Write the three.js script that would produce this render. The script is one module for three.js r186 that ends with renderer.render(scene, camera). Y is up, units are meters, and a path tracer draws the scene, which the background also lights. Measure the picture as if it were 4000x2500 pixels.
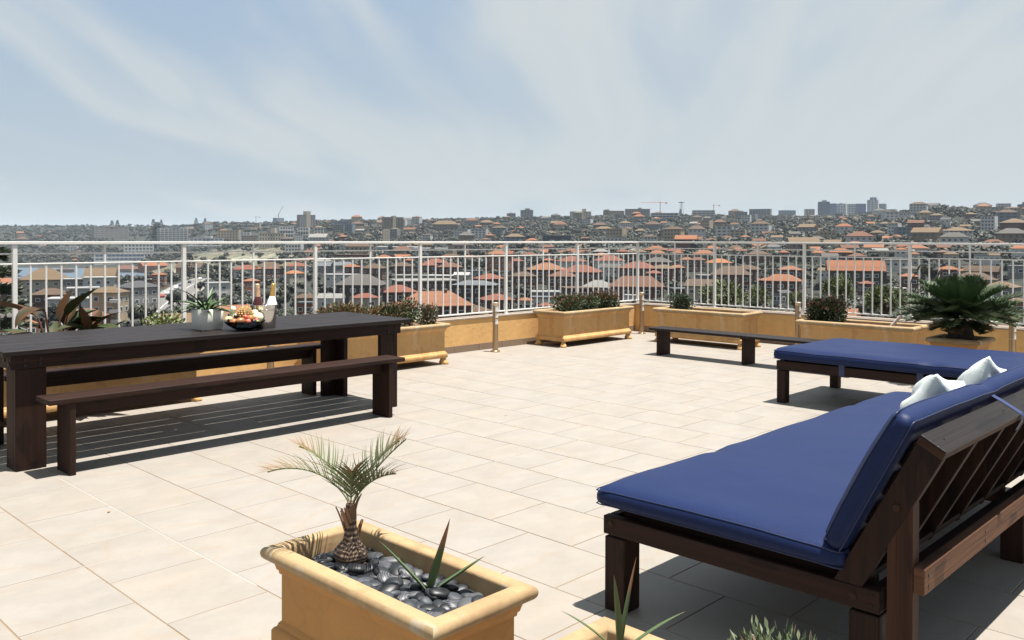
import * as THREE from 'three';
import { RoundedBoxGeometry } from 'three/addons/geometries/RoundedBoxGeometry.js';
import { mergeGeometries, mergeVertices, toCreasedNormals } from 'three/addons/utils/BufferGeometryUtils.js';

// ---------------------------------------------------------------- camera, sky, sun, exposure
const FOC = 3407.395, PITCH = 0.0123994, ROLL = -0.0029005, YAW = 0.7709264, CY = 974.43, EYE = 1.5;
const scene = new THREE.Scene();
const V3 = (x, y, z) => new THREE.Vector3(x, y, z);
const W = (u, v, h = 0) => V3(u, h, -v);                 // terrace plan (u, v) and height -> world
const FWD = V3(Math.cos(YAW) * Math.cos(PITCH), -Math.sin(PITCH), -Math.sin(YAW) * Math.cos(PITCH));
const RIGHT0 = V3(Math.sin(YAW), 0, Math.cos(YAW));
const UP0 = V3().crossVectors(RIGHT0, FWD);
const RIGHT = RIGHT0.clone().multiplyScalar(Math.cos(ROLL)).addScaledVector(UP0, -Math.sin(ROLL));
const UP = RIGHT0.clone().multiplyScalar(Math.sin(ROLL)).addScaledVector(UP0, Math.cos(ROLL));
const fullH = 2 * (2500 - CY);
const camera = new THREE.PerspectiveCamera(2 * Math.atan(fullH / 2 / FOC) * 180 / Math.PI, 4000 / fullH, 0.05, 20000);
camera.position.set(0, EYE, 0);
camera.up.copy(UP);
camera.lookAt(FWD.clone().add(camera.position));
camera.setViewOffset(4000, fullH, 0, fullH - 2500, 4000, 2500);   // shifted lens
camera.updateProjectionMatrix();
camera.updateMatrixWorld();

const renderer = new THREE.WebGLRenderer({ antialias: true });
renderer.setSize(1024, 640);
renderer.toneMapping = THREE.LinearToneMapping;
renderer.toneMappingExposure = 2.3;
renderer.shadowMap.enabled = true;

const SUN = V3(0.10, 1, 0.175).normalize();
const sun = new THREE.DirectionalLight(new THREE.Color(1.0, 0.96, 0.90), 5.0);
sun.position.copy(SUN).multiplyScalar(60).add(V3(6, 0, -5));
sun.target.position.set(6, 0, -5);
sun.castShadow = true;
Object.assign(sun.shadow.camera, { left: -16, right: 16, top: 16, bottom: -16, near: 1, far: 200 });
sun.shadow.mapSize.set(2048, 2048);
scene.add(sun, sun.target);

// ---------------------------------------------------------------- noise
function rngOf(seed) { let a = seed >>> 0; return () => { a = (a + 0x6D2B79F5) >>> 0; let t = Math.imul(a ^ (a >>> 15), 1 | a); t = (t + Math.imul(t ^ (t >>> 7), 61 | t)) ^ t; return ((t ^ (t >>> 14)) >>> 0) / 4294967296; }; }
const hsh = (x, y, s) => { let h = Math.imul(x, 374761393) ^ Math.imul(y, 668265263) ^ Math.imul(s + 11, 2246822519); h = Math.imul(h ^ (h >>> 13), 1274126177); return ((h ^ (h >>> 16)) >>> 0) / 4294967296; };
function vn(x, y, s, px = 0, py = 0) {
  let xi = Math.floor(x), yi = Math.floor(y); const fx = x - xi, fy = y - yi;
  let x1 = xi + 1, y1 = yi + 1;
  if (px) { xi = ((xi % px) + px) % px; x1 = ((x1 % px) + px) % px; }
  if (py) { yi = ((yi % py) + py) % py; y1 = ((y1 % py) + py) % py; }
  const a = fx * fx * (3 - 2 * fx), b = fy * fy * (3 - 2 * fy);
  const p = hsh(xi, yi, s), q = hsh(x1, yi, s), r = hsh(xi, y1, s), t = hsh(x1, y1, s);
  return p + (q - p) * a + (r - p) * b + (p - q - r + t) * a * b;
}
function fbm(x, y, s, oct = 4, px = 0, py = 0) { let v = 0, a = 0.5, n = 0; for (let i = 0; i < oct; i++) { v += a * vn(x, y, s + i * 7, px, py); n += a; x *= 2; y *= 2; px *= 2; py *= 2; a *= 0.5; } return v / n; }
const sm = (a, b, x) => { x = Math.min(1, Math.max(0, (x - a) / (b - a))); return x * x * (3 - 2 * x); };
const mix = (a, b, t) => a + (b - a) * t;

// ---------------------------------------------------------------- sky: thin streaked cirrus over pale blue
{
  const w = 1536, h = 768, data = new Float32Array(w * h * 4);
  const F = V3(Math.cos(YAW - 0.045), 0, -Math.sin(YAW - 0.045)), S = V3(Math.sin(YAW - 0.045), 0, Math.cos(YAW - 0.045));
  for (let j = 0; j < h; j++) for (let i = 0; i < w; i++) {
    const az = (i + 0.5) / w * 2 * Math.PI - Math.PI, el = ((j + 0.5) / h - 0.5) * Math.PI;
    const dx = Math.cos(el) * Math.cos(az), dy = Math.sin(el), dz = Math.cos(el) * Math.sin(az);
    const e = Math.max(dy, 0);
    // clear air
    const t = Math.pow(1 - e, 3.2);
    let r = mix(0.0798, 0.1991, t), g = mix(0.1611, 0.2417, t), b = mix(0.2964, 0.2675, t);
    // cirrus sheet, stretched along the wind
    const k = 1 / (e + 0.11), pf = (dx * F.x + dz * F.z) * k, ps = (dx * S.x + dz * S.z) * k;
    const wx = fbm(ps * 0.5 + 3, pf * 0.4 + 1, 5, 3) - 0.5, wy = fbm(ps * 0.5 + 9, pf * 0.4 + 7, 8, 3) - 0.5;
    const st = fbm(ps * 1.5 + wx * 1.6 + 4.3, pf * 0.36 + wy * 0.9 + 2.2, 21, 5);
    const bg = fbm(ps * 0.42 + 8.6 + wx * 0.8, pf * 0.30 + 3.1, 33, 3);
    const fi = fbm(ps * 4.5 + wx * 4, pf * 0.9 + wy * 2, 47, 4);
    const side = 0.06 * Math.tanh(ps * 0.75 - 0.1);
    let c = sm(0.40, 0.66, st * 0.62 + bg * 0.38 + fi * 0.20 + side - 0.045);
    const fib = fbm(ps * 13 + wx * 9, pf * 1.1 + wy * 3, 61, 4) - 0.5;
    c = Math.min(1, Math.max(0, 0.24 + 0.76 * c + fib * 0.34 * sm(0.1, 0.5, c + 0.1)));
    const cr = 0.2698, cg = 0.2934, cb = 0.304;
    r = mix(r, cr, c); g = mix(g, cg, c); b = mix(b, cb, c);
    // dust-grey air right over the horizon
    const hz = Math.exp(-e * 8) * 0.7;
    r = mix(r, 0.252, hz); g = mix(g, 0.278, hz); b = mix(b, 0.290, hz);
    if (dy < 0) { const q = sm(0, -0.25, dy); r = mix(r, 0.085, q); g = mix(g, 0.09, q); b = mix(b, 0.09, q); }
    const o = (j * w + i) * 4; data[o] = r; data[o + 1] = g; data[o + 2] = b; data[o + 3] = 1;
  }
  const tex = new THREE.DataTexture(data, w, h, THREE.RGBAFormat, THREE.FloatType);
  tex.mapping = THREE.EquirectangularReflectionMapping; tex.magFilter = THREE.LinearFilter; tex.minFilter = THREE.LinearFilter;
  tex.needsUpdate = true;
  scene.background = tex; scene.environment = tex;
}
scene.fog = new THREE.FogExp2(new THREE.Color(0.62, 0.72, 0.82), 0.000065);

// ---------------------------------------------------------------- names, labels, parts
const taken = new Map();
function numbered(n) { const k = taken.get(n) || 0; taken.set(n, k + 1); return k ? n + '_' + String(k).padStart(3, '0') : n; }
function tag(o, label, category, group) { o.userData.label = label; o.userData.category = category; if (group) o.userData.group = group; return o; }
function thing(name, label, category, pos, turn = 0, group) {
  const o = new THREE.Group(); o.name = numbered(name); o.position.copy(pos); o.rotation.y = turn; scene.add(o);
  return tag(o, label, category, group);
}
function shade(m) { m.castShadow = true; m.receiveShadow = true; return m; }
function part(name, geo, mat, parent) { const m = shade(new THREE.Mesh(geo, mat)); m.name = name; parent.add(m); return m; }
function aPart(name, geo, mat, parent) { const p = parent.position; geo.translate(-p.x, -p.y, -p.z); return part(name, geo, mat, parent); }  // geometry given in world coordinates
function single(name, geo, mat, label, category, pos, group) { const m = shade(new THREE.Mesh(geo, mat)); m.name = numbered(name); if (pos) m.position.copy(pos); scene.add(m); return tag(m, label, category, group); }
function struct(name, geo, mat) { const m = geo ? shade(new THREE.Mesh(geo, mat)) : new THREE.Group(); m.name = numbered(name); m.userData.kind = 'structure'; scene.add(m); return m; }
function copyOf(o, label, pos, turn) { const c = o.clone(); c.name = numbered(o.name.replace(/_\d{3}$/, '')); c.userData = { ...o.userData, label }; c.position.copy(pos); if (turn !== undefined) c.rotation.y = turn; scene.add(c); return c; }

// ---------------------------------------------------------------- textures and materials
function tex(n, fn, srgb = true, rep = 1) {
  const d = new Uint8Array(n * n * 4);
  for (let j = 0; j < n; j++) for (let i = 0; i < n; i++) { const c = fn(i / n, j / n), o = (j * n + i) * 4; for (let k = 0; k < 3; k++) d[o + k] = Math.max(0, Math.min(255, Math.round((Array.isArray(c) ? c[k] : c) * 255))); d[o + 3] = 255; }
  const t = new THREE.DataTexture(d, n, n); t.wrapS = t.wrapT = THREE.RepeatWrapping; t.magFilter = THREE.LinearFilter; t.minFilter = THREE.LinearMipmapLinearFilter; t.generateMipmaps = true;
  if (srgb) t.colorSpace = THREE.SRGBColorSpace; t.repeat.set(rep, rep); t.needsUpdate = true; return t;
}
const lin = c => Math.pow(c, 1 / 2.2);
const L3 = (r, g, b) => new THREE.Color().setRGB(r, g, b);
const std = (o) => new THREE.MeshStandardMaterial(o);
const phys = (o) => new THREE.MeshPhysicalMaterial({ specularIntensity: 0.45, ...o });
const plain = (r, g, b, roughness = 0.8, more = {}) => std({ color: L3(r, g, b), roughness, ...more });

const stoneTex = tex(512, (x, y) => {
  const a = fbm(x * 4, y * 5, 2, 5, 4, 5), b = fbm(x * 9 + 2 * a, y * 14, 13, 4, 9, 14);
  const vein = Math.pow(1 - Math.abs(2 * fbm(x * 3, y * 4, 71, 4, 3, 4) - 1), 14) * 0.5;
  const f = fbm(x * 60, y * 60, 17, 2, 60, 60);
  const k = 0.93 + (a - 0.5) * 0.13 + (b - 0.5) * 0.16 + (f - 0.5) * 0.05;
  const warm = fbm(x * 3, y * 3, 31, 3, 3, 3) - 0.5;
  return [lin(0.80 * k) , lin((0.722 - warm * 0.03 - vein * 0.06) * k), lin((0.625 - warm * 0.07 - vein * 0.13) * k)].map(c => Math.min(1, c));
});
const stoneBump = tex(256, (x, y) => 0.5 + 0.5 * (fbm(x * 8, y * 8, 3, 4, 8, 8) - 0.5) + 0.3 * (vn(x * 90, y * 90, 5, 90, 90) - 0.5), false);
const tileMats = [[0.310, 0.992], [0.313, 0.99], [0.307, 0.992], [0.311, 0.988]].map(([k, w]) => std({ map: stoneTex, color: L3(k, k * w, k * w * w), roughness: 0.62, bumpMap: stoneBump, bumpScale: 0.0012 }));
const groutMat = plain(0.20, 0.137, 0.078, 0.95);
const groutWhite = plain(0.30, 0.285, 0.255, 0.9);

const ochreTex = tex(512, (x, y) => {
  const a = fbm(x * 3, y * 3, 4, 5, 3, 3), drip = fbm(x * 24, y * 2.0, 9, 3, 24, 2), c = fbm(x * 9, y * 9, 12, 4, 9, 9), f = vn(x * 170, y * 170, 6, 170, 170);
  const pale = sm(0.52, 0.70, drip * 0.5 + a * 0.5), dark = sm(0.52, 0.68, c * 0.55 + (1 - a) * 0.25 + drip * 0.2);
  const k = 0.94 + (c - 0.5) * 0.34 + (f - 0.5) * 0.10;
  let r = mix(0.74, 0.80, pale), g = mix(0.435, 0.55, pale), b = mix(0.18, 0.33, pale);
  r *= 1 - 0.20 * dark; g *= 1 - 0.27 * dark; b *= 1 - 0.30 * dark;
  return [lin(r * k), lin(g * k), lin(b * k)];
});
const ochreBump = tex(256, (x, y) => 0.6 * fbm(x * 30, y * 30, 3, 3, 30, 30) + 0.4 * fbm(x * 6, y * 6, 5, 3, 6, 6), false);
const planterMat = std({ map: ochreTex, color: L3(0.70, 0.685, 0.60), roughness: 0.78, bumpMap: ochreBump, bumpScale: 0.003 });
const stuccoTex = tex(512, (x, y) => {
  const a = fbm(x * 2, y * 2, 54, 5, 2, 2), c = fbm(x * 11, y * 11, 62, 4, 11, 11), f = vn(x * 190, y * 190, 16, 190, 190);
  const k = 0.95 + (c - 0.5) * 0.14 + (a - 0.5) * 0.14 + (f - 0.5) * 0.07;
  const crack = Math.pow(1 - Math.abs(2 * fbm(x * 5, y * 5, 91, 4, 5, 5) - 1), 40) * 0.10;
  return [lin(0.76 * k * (1 - crack)), lin(0.465 * k * (1 - crack)), lin(0.20 * k * (1 - crack))];
});
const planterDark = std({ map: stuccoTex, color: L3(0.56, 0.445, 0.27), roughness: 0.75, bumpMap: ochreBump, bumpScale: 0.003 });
const sunlitRimMat = std({ map: ochreTex, color: L3(0.45, 0.535, 0.64), roughness: 0.85, bumpMap: ochreBump, bumpScale: 0.003 });  // rim paler and less saturated than the body: sunlit tone put into its colour
const stuccoMat = std({ map: stuccoTex, color: L3(0.80, 0.77, 0.66), roughness: 0.85, bumpMap: ochreBump, bumpScale: 0.003 });
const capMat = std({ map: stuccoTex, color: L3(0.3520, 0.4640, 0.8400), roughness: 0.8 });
const skirtMat = std({ map: stoneTex, color: L3(0.2720, 0.2080, 0.1600), roughness: 0.6 });

const woodTex = tex(512, (x, y) => {
  const g1 = fbm(x * 4, y * 60, 3, 4, 4, 60), g2 = fbm(x * 2, y * 14, 8, 4, 2, 14), kn = sm(0.70, 0.76, fbm(x * 7, y * 5, 44, 3, 7, 5));
  const k = 0.30 + g1 * 0.85 + g2 * 0.65 - kn * 0.5;
  return [lin(0.62 * k), lin(0.50 * k), lin(0.44 * k)];
});
const woodBump = tex(512, (x, y) => 0.6 * fbm(x * 5, y * 90, 3, 3, 5, 90) + 0.4 * fbm(x * 2, y * 20, 8, 3, 2, 20), false);
const woodTop = phys({ map: woodTex, color: L3(0.0179, 0.0145, 0.0140), roughness: 0.5, bumpMap: woodBump, bumpScale: 0.0016 });
const woodSide = phys({ map: woodTex, color: L3(0.0306, 0.0140, 0.0083), roughness: 0.66, bumpMap: woodBump, bumpScale: 0.0014 });
const woodWarm = phys({ map: woodTex, color: L3(0.0648, 0.0324, 0.0185), roughness: 0.68, bumpMap: woodBump, bumpScale: 0.0014 });
const woodPale = phys({ map: woodTex, color: L3(0.135, 0.074, 0.042), roughness: 0.7, bumpMap: woodBump, bumpScale: 0.0014 });  // lighter back rail: weathered wood, with grazing sun put into its colour too
const boltMat = plain(0.02, 0.016, 0.014, 0.4, { metalness: 0.6 });

const vinylBump = tex(256, (x, y) => 0.6 * vn(x * 110, y * 110, 3, 110, 110) + 0.4 * fbm(x * 20, y * 20, 8, 3, 20, 20), false);
const vinylTex = tex(256, (x, y) => { const k = 0.93 + 0.10 * (fbm(x * 5, y * 5, 3, 4, 5, 5) - 0.5) + 0.10 * (vn(x * 120, y * 120, 5, 120, 120) - 0.5); return [lin(k), lin(k), lin(k)]; });
const vinylMat = phys({ specularIntensity: 0.3, map: vinylTex, color: L3(0.0088, 0.0180, 0.0640), roughness: 0.5, bumpMap: vinylBump, bumpScale: 0.0007 });
const vinylPipe = std({ color: L3(0.0085, 0.0165, 0.058), roughness: 0.42 });
const strapMat = std({ color: L3(0.0312, 0.0546, 0.1716), roughness: 0.6 });
const pillowMat = std({ color: L3(0.57, 0.61, 0.585), roughness: 0.55, bumpMap: vinylBump, bumpScale: 0.0006 });
const railTex = tex(256, (x, y) => { const r = sm(0.72, 0.86, fbm(x * 7, y * 7, 6, 4, 7, 7)), k = 0.95 + 0.08 * (fbm(x * 20, y * 20, 2, 3, 20, 20) - 0.5); return [lin(k * mix(1, 0.75, r)), lin(k * mix(1, 0.55, r)), lin(k * mix(1, 0.42, r))]; });
const railMat = std({ map: railTex, color: L3(0.7360, 0.7130, 0.6716), roughness: 0.45 });
const steelMat = std({ color: L3(0.40, 0.29, 0.18), roughness: 0.34, metalness: 0.85 });
const steelCap = std({ color: L3(0.60, 0.47, 0.33), roughness: 0.4, metalness: 0.6 });
const frostMat = std({ color: L3(0.6660, 0.6480, 0.5940), roughness: 0.35 });
const soilMat = std({ map: tex(128, (x, y) => { const k = 0.4 + fbm(x * 20, y * 20, 3, 3, 20, 20); return [lin(0.16 * k), lin(0.085 * k), lin(0.05 * k)]; }), roughness: 1 });

// ---------------------------------------------------------------- geometry helpers
function uvBox(geo, sx = 1, sy = sx, grain = 'x', off = 0) {
  const g = geo.index ? geo.toNonIndexed() : geo, p = g.attributes.position, n = g.attributes.normal, uv = new Float32Array(p.count * 2);
  for (let i = 0; i < p.count; i += 3) {
    let nx = 0, ny = 0, nz = 0; for (let k = 0; k < 3; k++) { nx += Math.abs(n.getX(i + k)); ny += Math.abs(n.getY(i + k)); nz += Math.abs(n.getZ(i + k)); }
    for (let k = 0; k < 3; k++) {
      const x = p.getX(i + k), y = p.getY(i + k), z = p.getZ(i + k); let a, b;
      if (ny >= nx && ny >= nz) { a = x; b = z; if (grain === 'z') { a = z; b = x; } }
      else if (nx >= nz) { a = z; b = y; if (grain === 'y') { a = y; b = z; } }
      else { a = x; b = y; if (grain === 'y') { a = y; b = x; } }
      uv[(i + k) * 2] = a * sx + off; uv[(i + k) * 2 + 1] = b * sy + off * 0.7;
    }
  }
  g.setAttribute('uv', new THREE.BufferAttribute(uv, 2)); return g;
}
// box between plan limits, world coordinates, softened edges
let woodOff = 0;
function slab(u0, u1, v0, v1, h0, h1, r = 0.004, sx = 1, sy = sx, grain = 'x') {
  const w = u1 - u0, d = v1 - v0, h = h1 - h0;
  const g = r > 0 ? new RoundedBoxGeometry(w, h, d, 1, Math.min(r, w / 2.2, d / 2.2, h / 2.2)) : new THREE.BoxGeometry(w, h, d);
  g.translate((u0 + u1) / 2, (h0 + h1) / 2, -(v0 + v1) / 2);
  woodOff += 0.137; return uvBox(g, sx, sy, grain, woodOff);
}
const wood = (u0, u1, v0, v1, h0, h1, grain, r = 0.005) => slab(u0, u1, v0, v1, h0, h1, r, 0.6, 2.6, grain);
function tube(pts, rad, seg = 20, rs = 6, closed = false) { return new THREE.TubeGeometry(new THREE.CatmullRomCurve3(pts, closed, 'centripetal'), seg, rad, rs, closed); }
const rod = (a, b, r0, r1 = r0, n = 8) => { const d = b.clone().sub(a), g = new THREE.CylinderGeometry(r1, r0, d.length(), n); g.applyQuaternion(new THREE.Quaternion().setFromUnitVectors(V3(0, 1, 0), d.clone().normalize())); g.translate((a.x + b.x) / 2, (a.y + b.y) / 2, (a.z + b.z) / 2); return g; };
const lathe = (pts, n = 24) => new THREE.LatheGeometry(pts.map(([r, y]) => new THREE.Vector2(r, y)), n);
// rectangular vessel from a profile of [inset, height] rings round an a x b plan
function ringLoft(a, b, prof) {
  const pos = [], idx = []; const n = prof.length;
  const cs = [[-1, 1], [1, 1], [1, -1], [-1, -1]];
  const quads = [];
  for (let s = 0; s < 4; s++) for (let k = 0; k < n - 1; k++) {
    const c0 = cs[s], c1 = cs[(s + 1) % 4], [o0, h0] = prof[k], [o1, h1] = prof[k + 1];
    const P = (c, o, h) => [c[0] * (a / 2 + o), h, c[1] * (b / 2 + o)];
    quads.push([P(c0, o0, h0), P(c1, o0, h0), P(c1, o1, h1), P(c0, o1, h1)]);
  }
  for (const q of quads) pos.push(...q[0], ...q[1], ...q[2], ...q[0], ...q[2], ...q[3]);
  const g = new THREE.BufferGeometry(); g.setAttribute('position', new THREE.Float32BufferAttribute(pos, 3));
  return uvBox(toCreasedNormals(g, 0.75), 1);
}
// a leaf or blade: ribbon along a bent path; width(t), fold, droop
function blade(L, wd, { bend = 0.5, fold = 0.25, seg = 8, prof, lift = 0, twist = 0 } = {}) {
  const pos = [], idx = [], uv = []; let x = 0, y = 0, a = lift;
  prof = prof || (t => Math.sin(Math.PI * Math.pow(Math.min(1, t * 0.97 + 0.03), 0.62)));
  for (let i = 0; i <= seg; i++) {
    const t = i / seg, w = wd / 2 * Math.max(0.02, prof(t)), tw = twist * t;
    const nx = -Math.sin(a), ny = Math.cos(a);
    for (const s of [-1, 0, 1]) { const off = s === 0 ? 0 : w * fold; pos.push(x + nx * off, y + ny * off + s * w * Math.sin(tw), s * w * Math.cos(tw)); uv.push(t, s * 0.5 + 0.5); }
    if (i < seg) { const st = L / seg; x += Math.cos(a) * st; y += Math.sin(a) * st; a -= bend / seg; const o = i * 3; for (const q of [0, 1]) idx.push(o + q, o + q + 1, o + q + 3, o + q + 1, o + q + 4, o + q + 3); }
  }
  const g = new THREE.BufferGeometry(); g.setAttribute('position', new THREE.Float32BufferAttribute(pos, 3)); g.setAttribute('uv', new THREE.Float32BufferAttribute(uv, 2)); g.setIndex(idx); g.computeVertexNormals(); return g;
}
function paint(g, fn) { const p = g.attributes.position, c = new Float32Array(p.count * 3); for (let i = 0; i < p.count; i++) { const k = fn(i, p); c.set(k, i * 3); } g.setAttribute('color', new THREE.BufferAttribute(c, 3)); return g; }
const tf = (g, o) => { const m = new THREE.Matrix4().compose(o.p || V3(0, 0, 0), new THREE.Quaternion().setFromEuler(new THREE.Euler(o.x || 0, o.y || 0, o.z || 0, 'YXZ')), V3(o.s || 1, o.sy || o.s || 1, o.sz || o.s || 1)); return g.applyMatrix4(m); };
const leafMat = new THREE.MeshPhysicalMaterial({ vertexColors: true, roughness: 0.5, side: THREE.DoubleSide, transmission: 0.0 });
const foliageMat = std({ vertexColors: true, roughness: 0.6, side: THREE.DoubleSide });
// many small leaves through a volume: pick(rng) gives a point, outward direction, colour
function leaves(n, seed, size, pick, aspect = 0.42) {
  const rng = rngOf(seed), pos = [], col = [], nor = [];
  for (let i = 0; i < n; i++) {
    const { p, d, c } = pick(rng, i); if (!p) continue;
    const ax = d.clone().add(V3(rng() - 0.5, rng() - 0.5, rng() - 0.5).multiplyScalar(1.3)).normalize();
    const sd = V3(rng() - 0.5, rng() - 0.5, rng() - 0.5).cross(ax).normalize(), L = size * (0.7 + rng() * 0.6), w = L * aspect;
    const up = V3().crossVectors(ax, sd);
    const a = p, b = p.clone().addScaledVector(ax, L * 0.5).addScaledVector(sd, w / 2).addScaledVector(up, L * 0.06), e = p.clone().addScaledVector(ax, L), f = p.clone().addScaledVector(ax, L * 0.5).addScaledVector(sd, -w / 2).addScaledVector(up, L * 0.06);
    for (const q of [a, b, e, a, e, f]) pos.push(q.x, q.y, q.z);
    const k = 0.75 + rng() * 0.5; for (let j = 0; j < 6; j++) col.push(c[0] * k, c[1] * k, c[2] * k);
  }
  const g = new THREE.BufferGeometry(); g.setAttribute('position', new THREE.Float32BufferAttribute(pos, 3)); g.setAttribute('color', new THREE.Float32BufferAttribute(col, 3)); g.computeVertexNormals(); return g;
}
// ---------------------------------------------------------------- pixel <-> place
function project(p) { const d = p.clone().sub(camera.position), z = d.dot(FWD); return { x: 2000 + FOC * d.dot(RIGHT) / z, y: CY - FOC * d.dot(UP) / z, z }; }
function rayOf(px, py) { return FWD.clone().addScaledVector(RIGHT, (px - 2000) / FOC).addScaledVector(UP, -(py - CY) / FOC); }

// ---------------------------------------------------------------- terrace floor: stone tiles in running bond
const U0 = 1.484, TU = 0.44, TV = 0.5655, WALL_V = 8.48, WALL_U = 11.62, FLOOR_MIN = -3.2;
{
  const floor = struct('terrace_floor');
  const slabG = new THREE.BoxGeometry(WALL_U - FLOOR_MIN + 0.28, 0.3, WALL_V - FLOOR_MIN + 0.2);
  slabG.translate((WALL_U + 0.28 + FLOOR_MIN) / 2, -0.1525, -(WALL_V + 0.2 + FLOOR_MIN) / 2);
  part('grout_bed', slabG, groutMat, floor);
  const gap = 0.0030, list = [];
  const tileGeo = (w, d, ou, ov) => {
    const b = 0.0012, x = w / 2, z = d / 2, t = 0.010;
    const P = [[-x, -t, z], [x, -t, z], [x, -t, -z], [-x, -t, -z], [-x, -b, z], [x, -b, z], [x, -b, -z], [-x, -b, -z], [-x + b, 0, z - b], [x - b, 0, z - b], [x - b, 0, -z + b], [-x + b, 0, -z + b]];
    const F = [[8, 9, 10, 11]]; for (let s = 0; s < 4; s++) { const n = (s + 1) % 4; F.push([s, n, 4 + n, 4 + s], [4 + s, 4 + n, 8 + n, 8 + s]); }
    const pos = []; for (const f of F) for (const k of [0, 1, 2, 0, 2, 3]) pos.push(...P[f[k]]);
    const g = new THREE.BufferGeometry(); g.setAttribute('position', new THREE.Float32BufferAttribute(pos, 3)); g.computeVertexNormals();
    const uv = []; for (let i = 0; i < pos.length; i += 3) uv.push(pos[i] * 0.72 + ou, pos[i + 2] * 0.72 + ov);
    g.setAttribute('uv', new THREE.Float32BufferAttribute(uv, 2)); return g;
  };
  const shared = []; for (let i = 0; i < 12; i++) shared.push(tileGeo(TU - gap * 2, TV - gap * 2, (i * 0.37) % 1, (i * 0.61) % 1));
  for (let k = -10; k < 23; k++) {
    const ua = U0 + TU * k, base = (k & 1) ? 3.594 : 3.872;
    for (let n = -12; n < 9; n++) {
      const va = Math.max(base + TV * n, FLOOR_MIN), vb = Math.min(base + TV * (n + 1), WALL_V);
      if (vb - va < 0.02) continue;
      const cuts = (va < 4.1 && vb > 4.2) ? [[va, 4.157], [4.157, vb]] : [[va, vb]];
      for (const [a, b] of cuts) list.push({ u: ua + TU / 2, v: (a + b) / 2, d: b - a });
    }
  }
  for (const t of list) {
    const p = project(W(t.u, t.v)); t.area = p.z > 0.5 && p.x > -250 && p.x < 4250 && p.y < 2750 ? t.d * TU * FOC * FOC * EYE / Math.pow(p.z, 3) : 0;
  }
  list.sort((a, b) => b.area - a.area);
  const rest = [[], [], [], []];
  list.forEach((t, i) => {
    const h = hsh(Math.round(t.u * 100), Math.round(t.v * 100), 5), mi = Math.floor(h * 4), gi = Math.floor(h * 977) % 12;
    const full = Math.abs(t.d - TV) < 0.001, g = full ? shared[gi] : tileGeo(TU - gap * 2, t.d - gap * 2, h * 7, h * 3);
    if (i < 296 && t.area > 0) { const m = part(i ? 'tile_' + String(i).padStart(3, '0') : 'tile', g, tileMats[mi], floor); m.position.set(t.u, (h - 0.5) * 0.0008, -t.v); m.rotation.y = h > 0.5 ? Math.PI : 0; }
    else rest[mi].push(g.clone().translate(t.u, (h - 0.5) * 0.0008, -t.v));
  });
  rest.forEach((r, i) => { const m = part('further_tiles', mergeGeometries(r), tileMats[i], floor); m.userData.kind = 'stuff'; });
  // pale movement joints
  part('movement_joint', new THREE.BoxGeometry(5.4, 0.003, 0.0052).translate(3.75, -0.0028, -4.157), groutWhite, floor);
  part('movement_joint', new THREE.BoxGeometry(0.0052, 0.003, 5.2).translate(U0 + TU, -0.0029, -6.0), groutWhite, floor);
}

// ---------------------------------------------------------------- parapets with caps and skirting tiles
function parapet(name, label, alongU) {
  const o = thing(name, label, 'wall', V3(0, 0, 0));
  if (alongU) {
    part('wall_body', slab(FLOOR_MIN, WALL_U - 0.001, WALL_V, WALL_V + 0.2, -0.3, 0.425, 0, 1), stuccoMat, o);
    part('cap', slab(FLOOR_MIN, WALL_U + 0.02, WALL_V - 0.012, WALL_V + 0.215, 0.425, 0.447, 0.004, 1), capMat, o);
  } else {
    part('wall_body', slab(WALL_U, WALL_U + 0.28, FLOOR_MIN, WALL_V + 0.2, -0.3, 0.425, 0, 1), stuccoMat, o);
    part('cap', slab(WALL_U - 0.012, WALL_U + 0.295, FLOOR_MIN, WALL_V - 0.013, 0.425, 0.447, 0.004, 1), capMat, o);
  }
  const from = alongU ? 1.05 : -0.4, to = alongU ? WALL_U - 0.012 : WALL_V - 0.012;
  const g = alongU ? uvBox(new THREE.BoxGeometry(0.436, 0.088, 0.010), 0.7) : uvBox(new THREE.BoxGeometry(0.010, 0.088, 0.436), 0.7);
  for (let a = from; a + 0.44 < to + 0.05; a += 0.44) { const m = part('skirting_tile', g, skirtMat, o); if (alongU) m.position.set(Math.min(a + 0.22, to - 0.22), 0.0455, -(WALL_V - 0.0052)); else m.position.set(WALL_U - 0.0052, 0.0455, -Math.min(a + 0.22, to - 0.22)); }
  return o;
}
parapet('parapet_wall', 'low ochre stucco parapet running behind the long table to the corner', true);
parapet('parapet_wall', 'low ochre stucco parapet behind the potted cycad and blue loungers', false);

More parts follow.
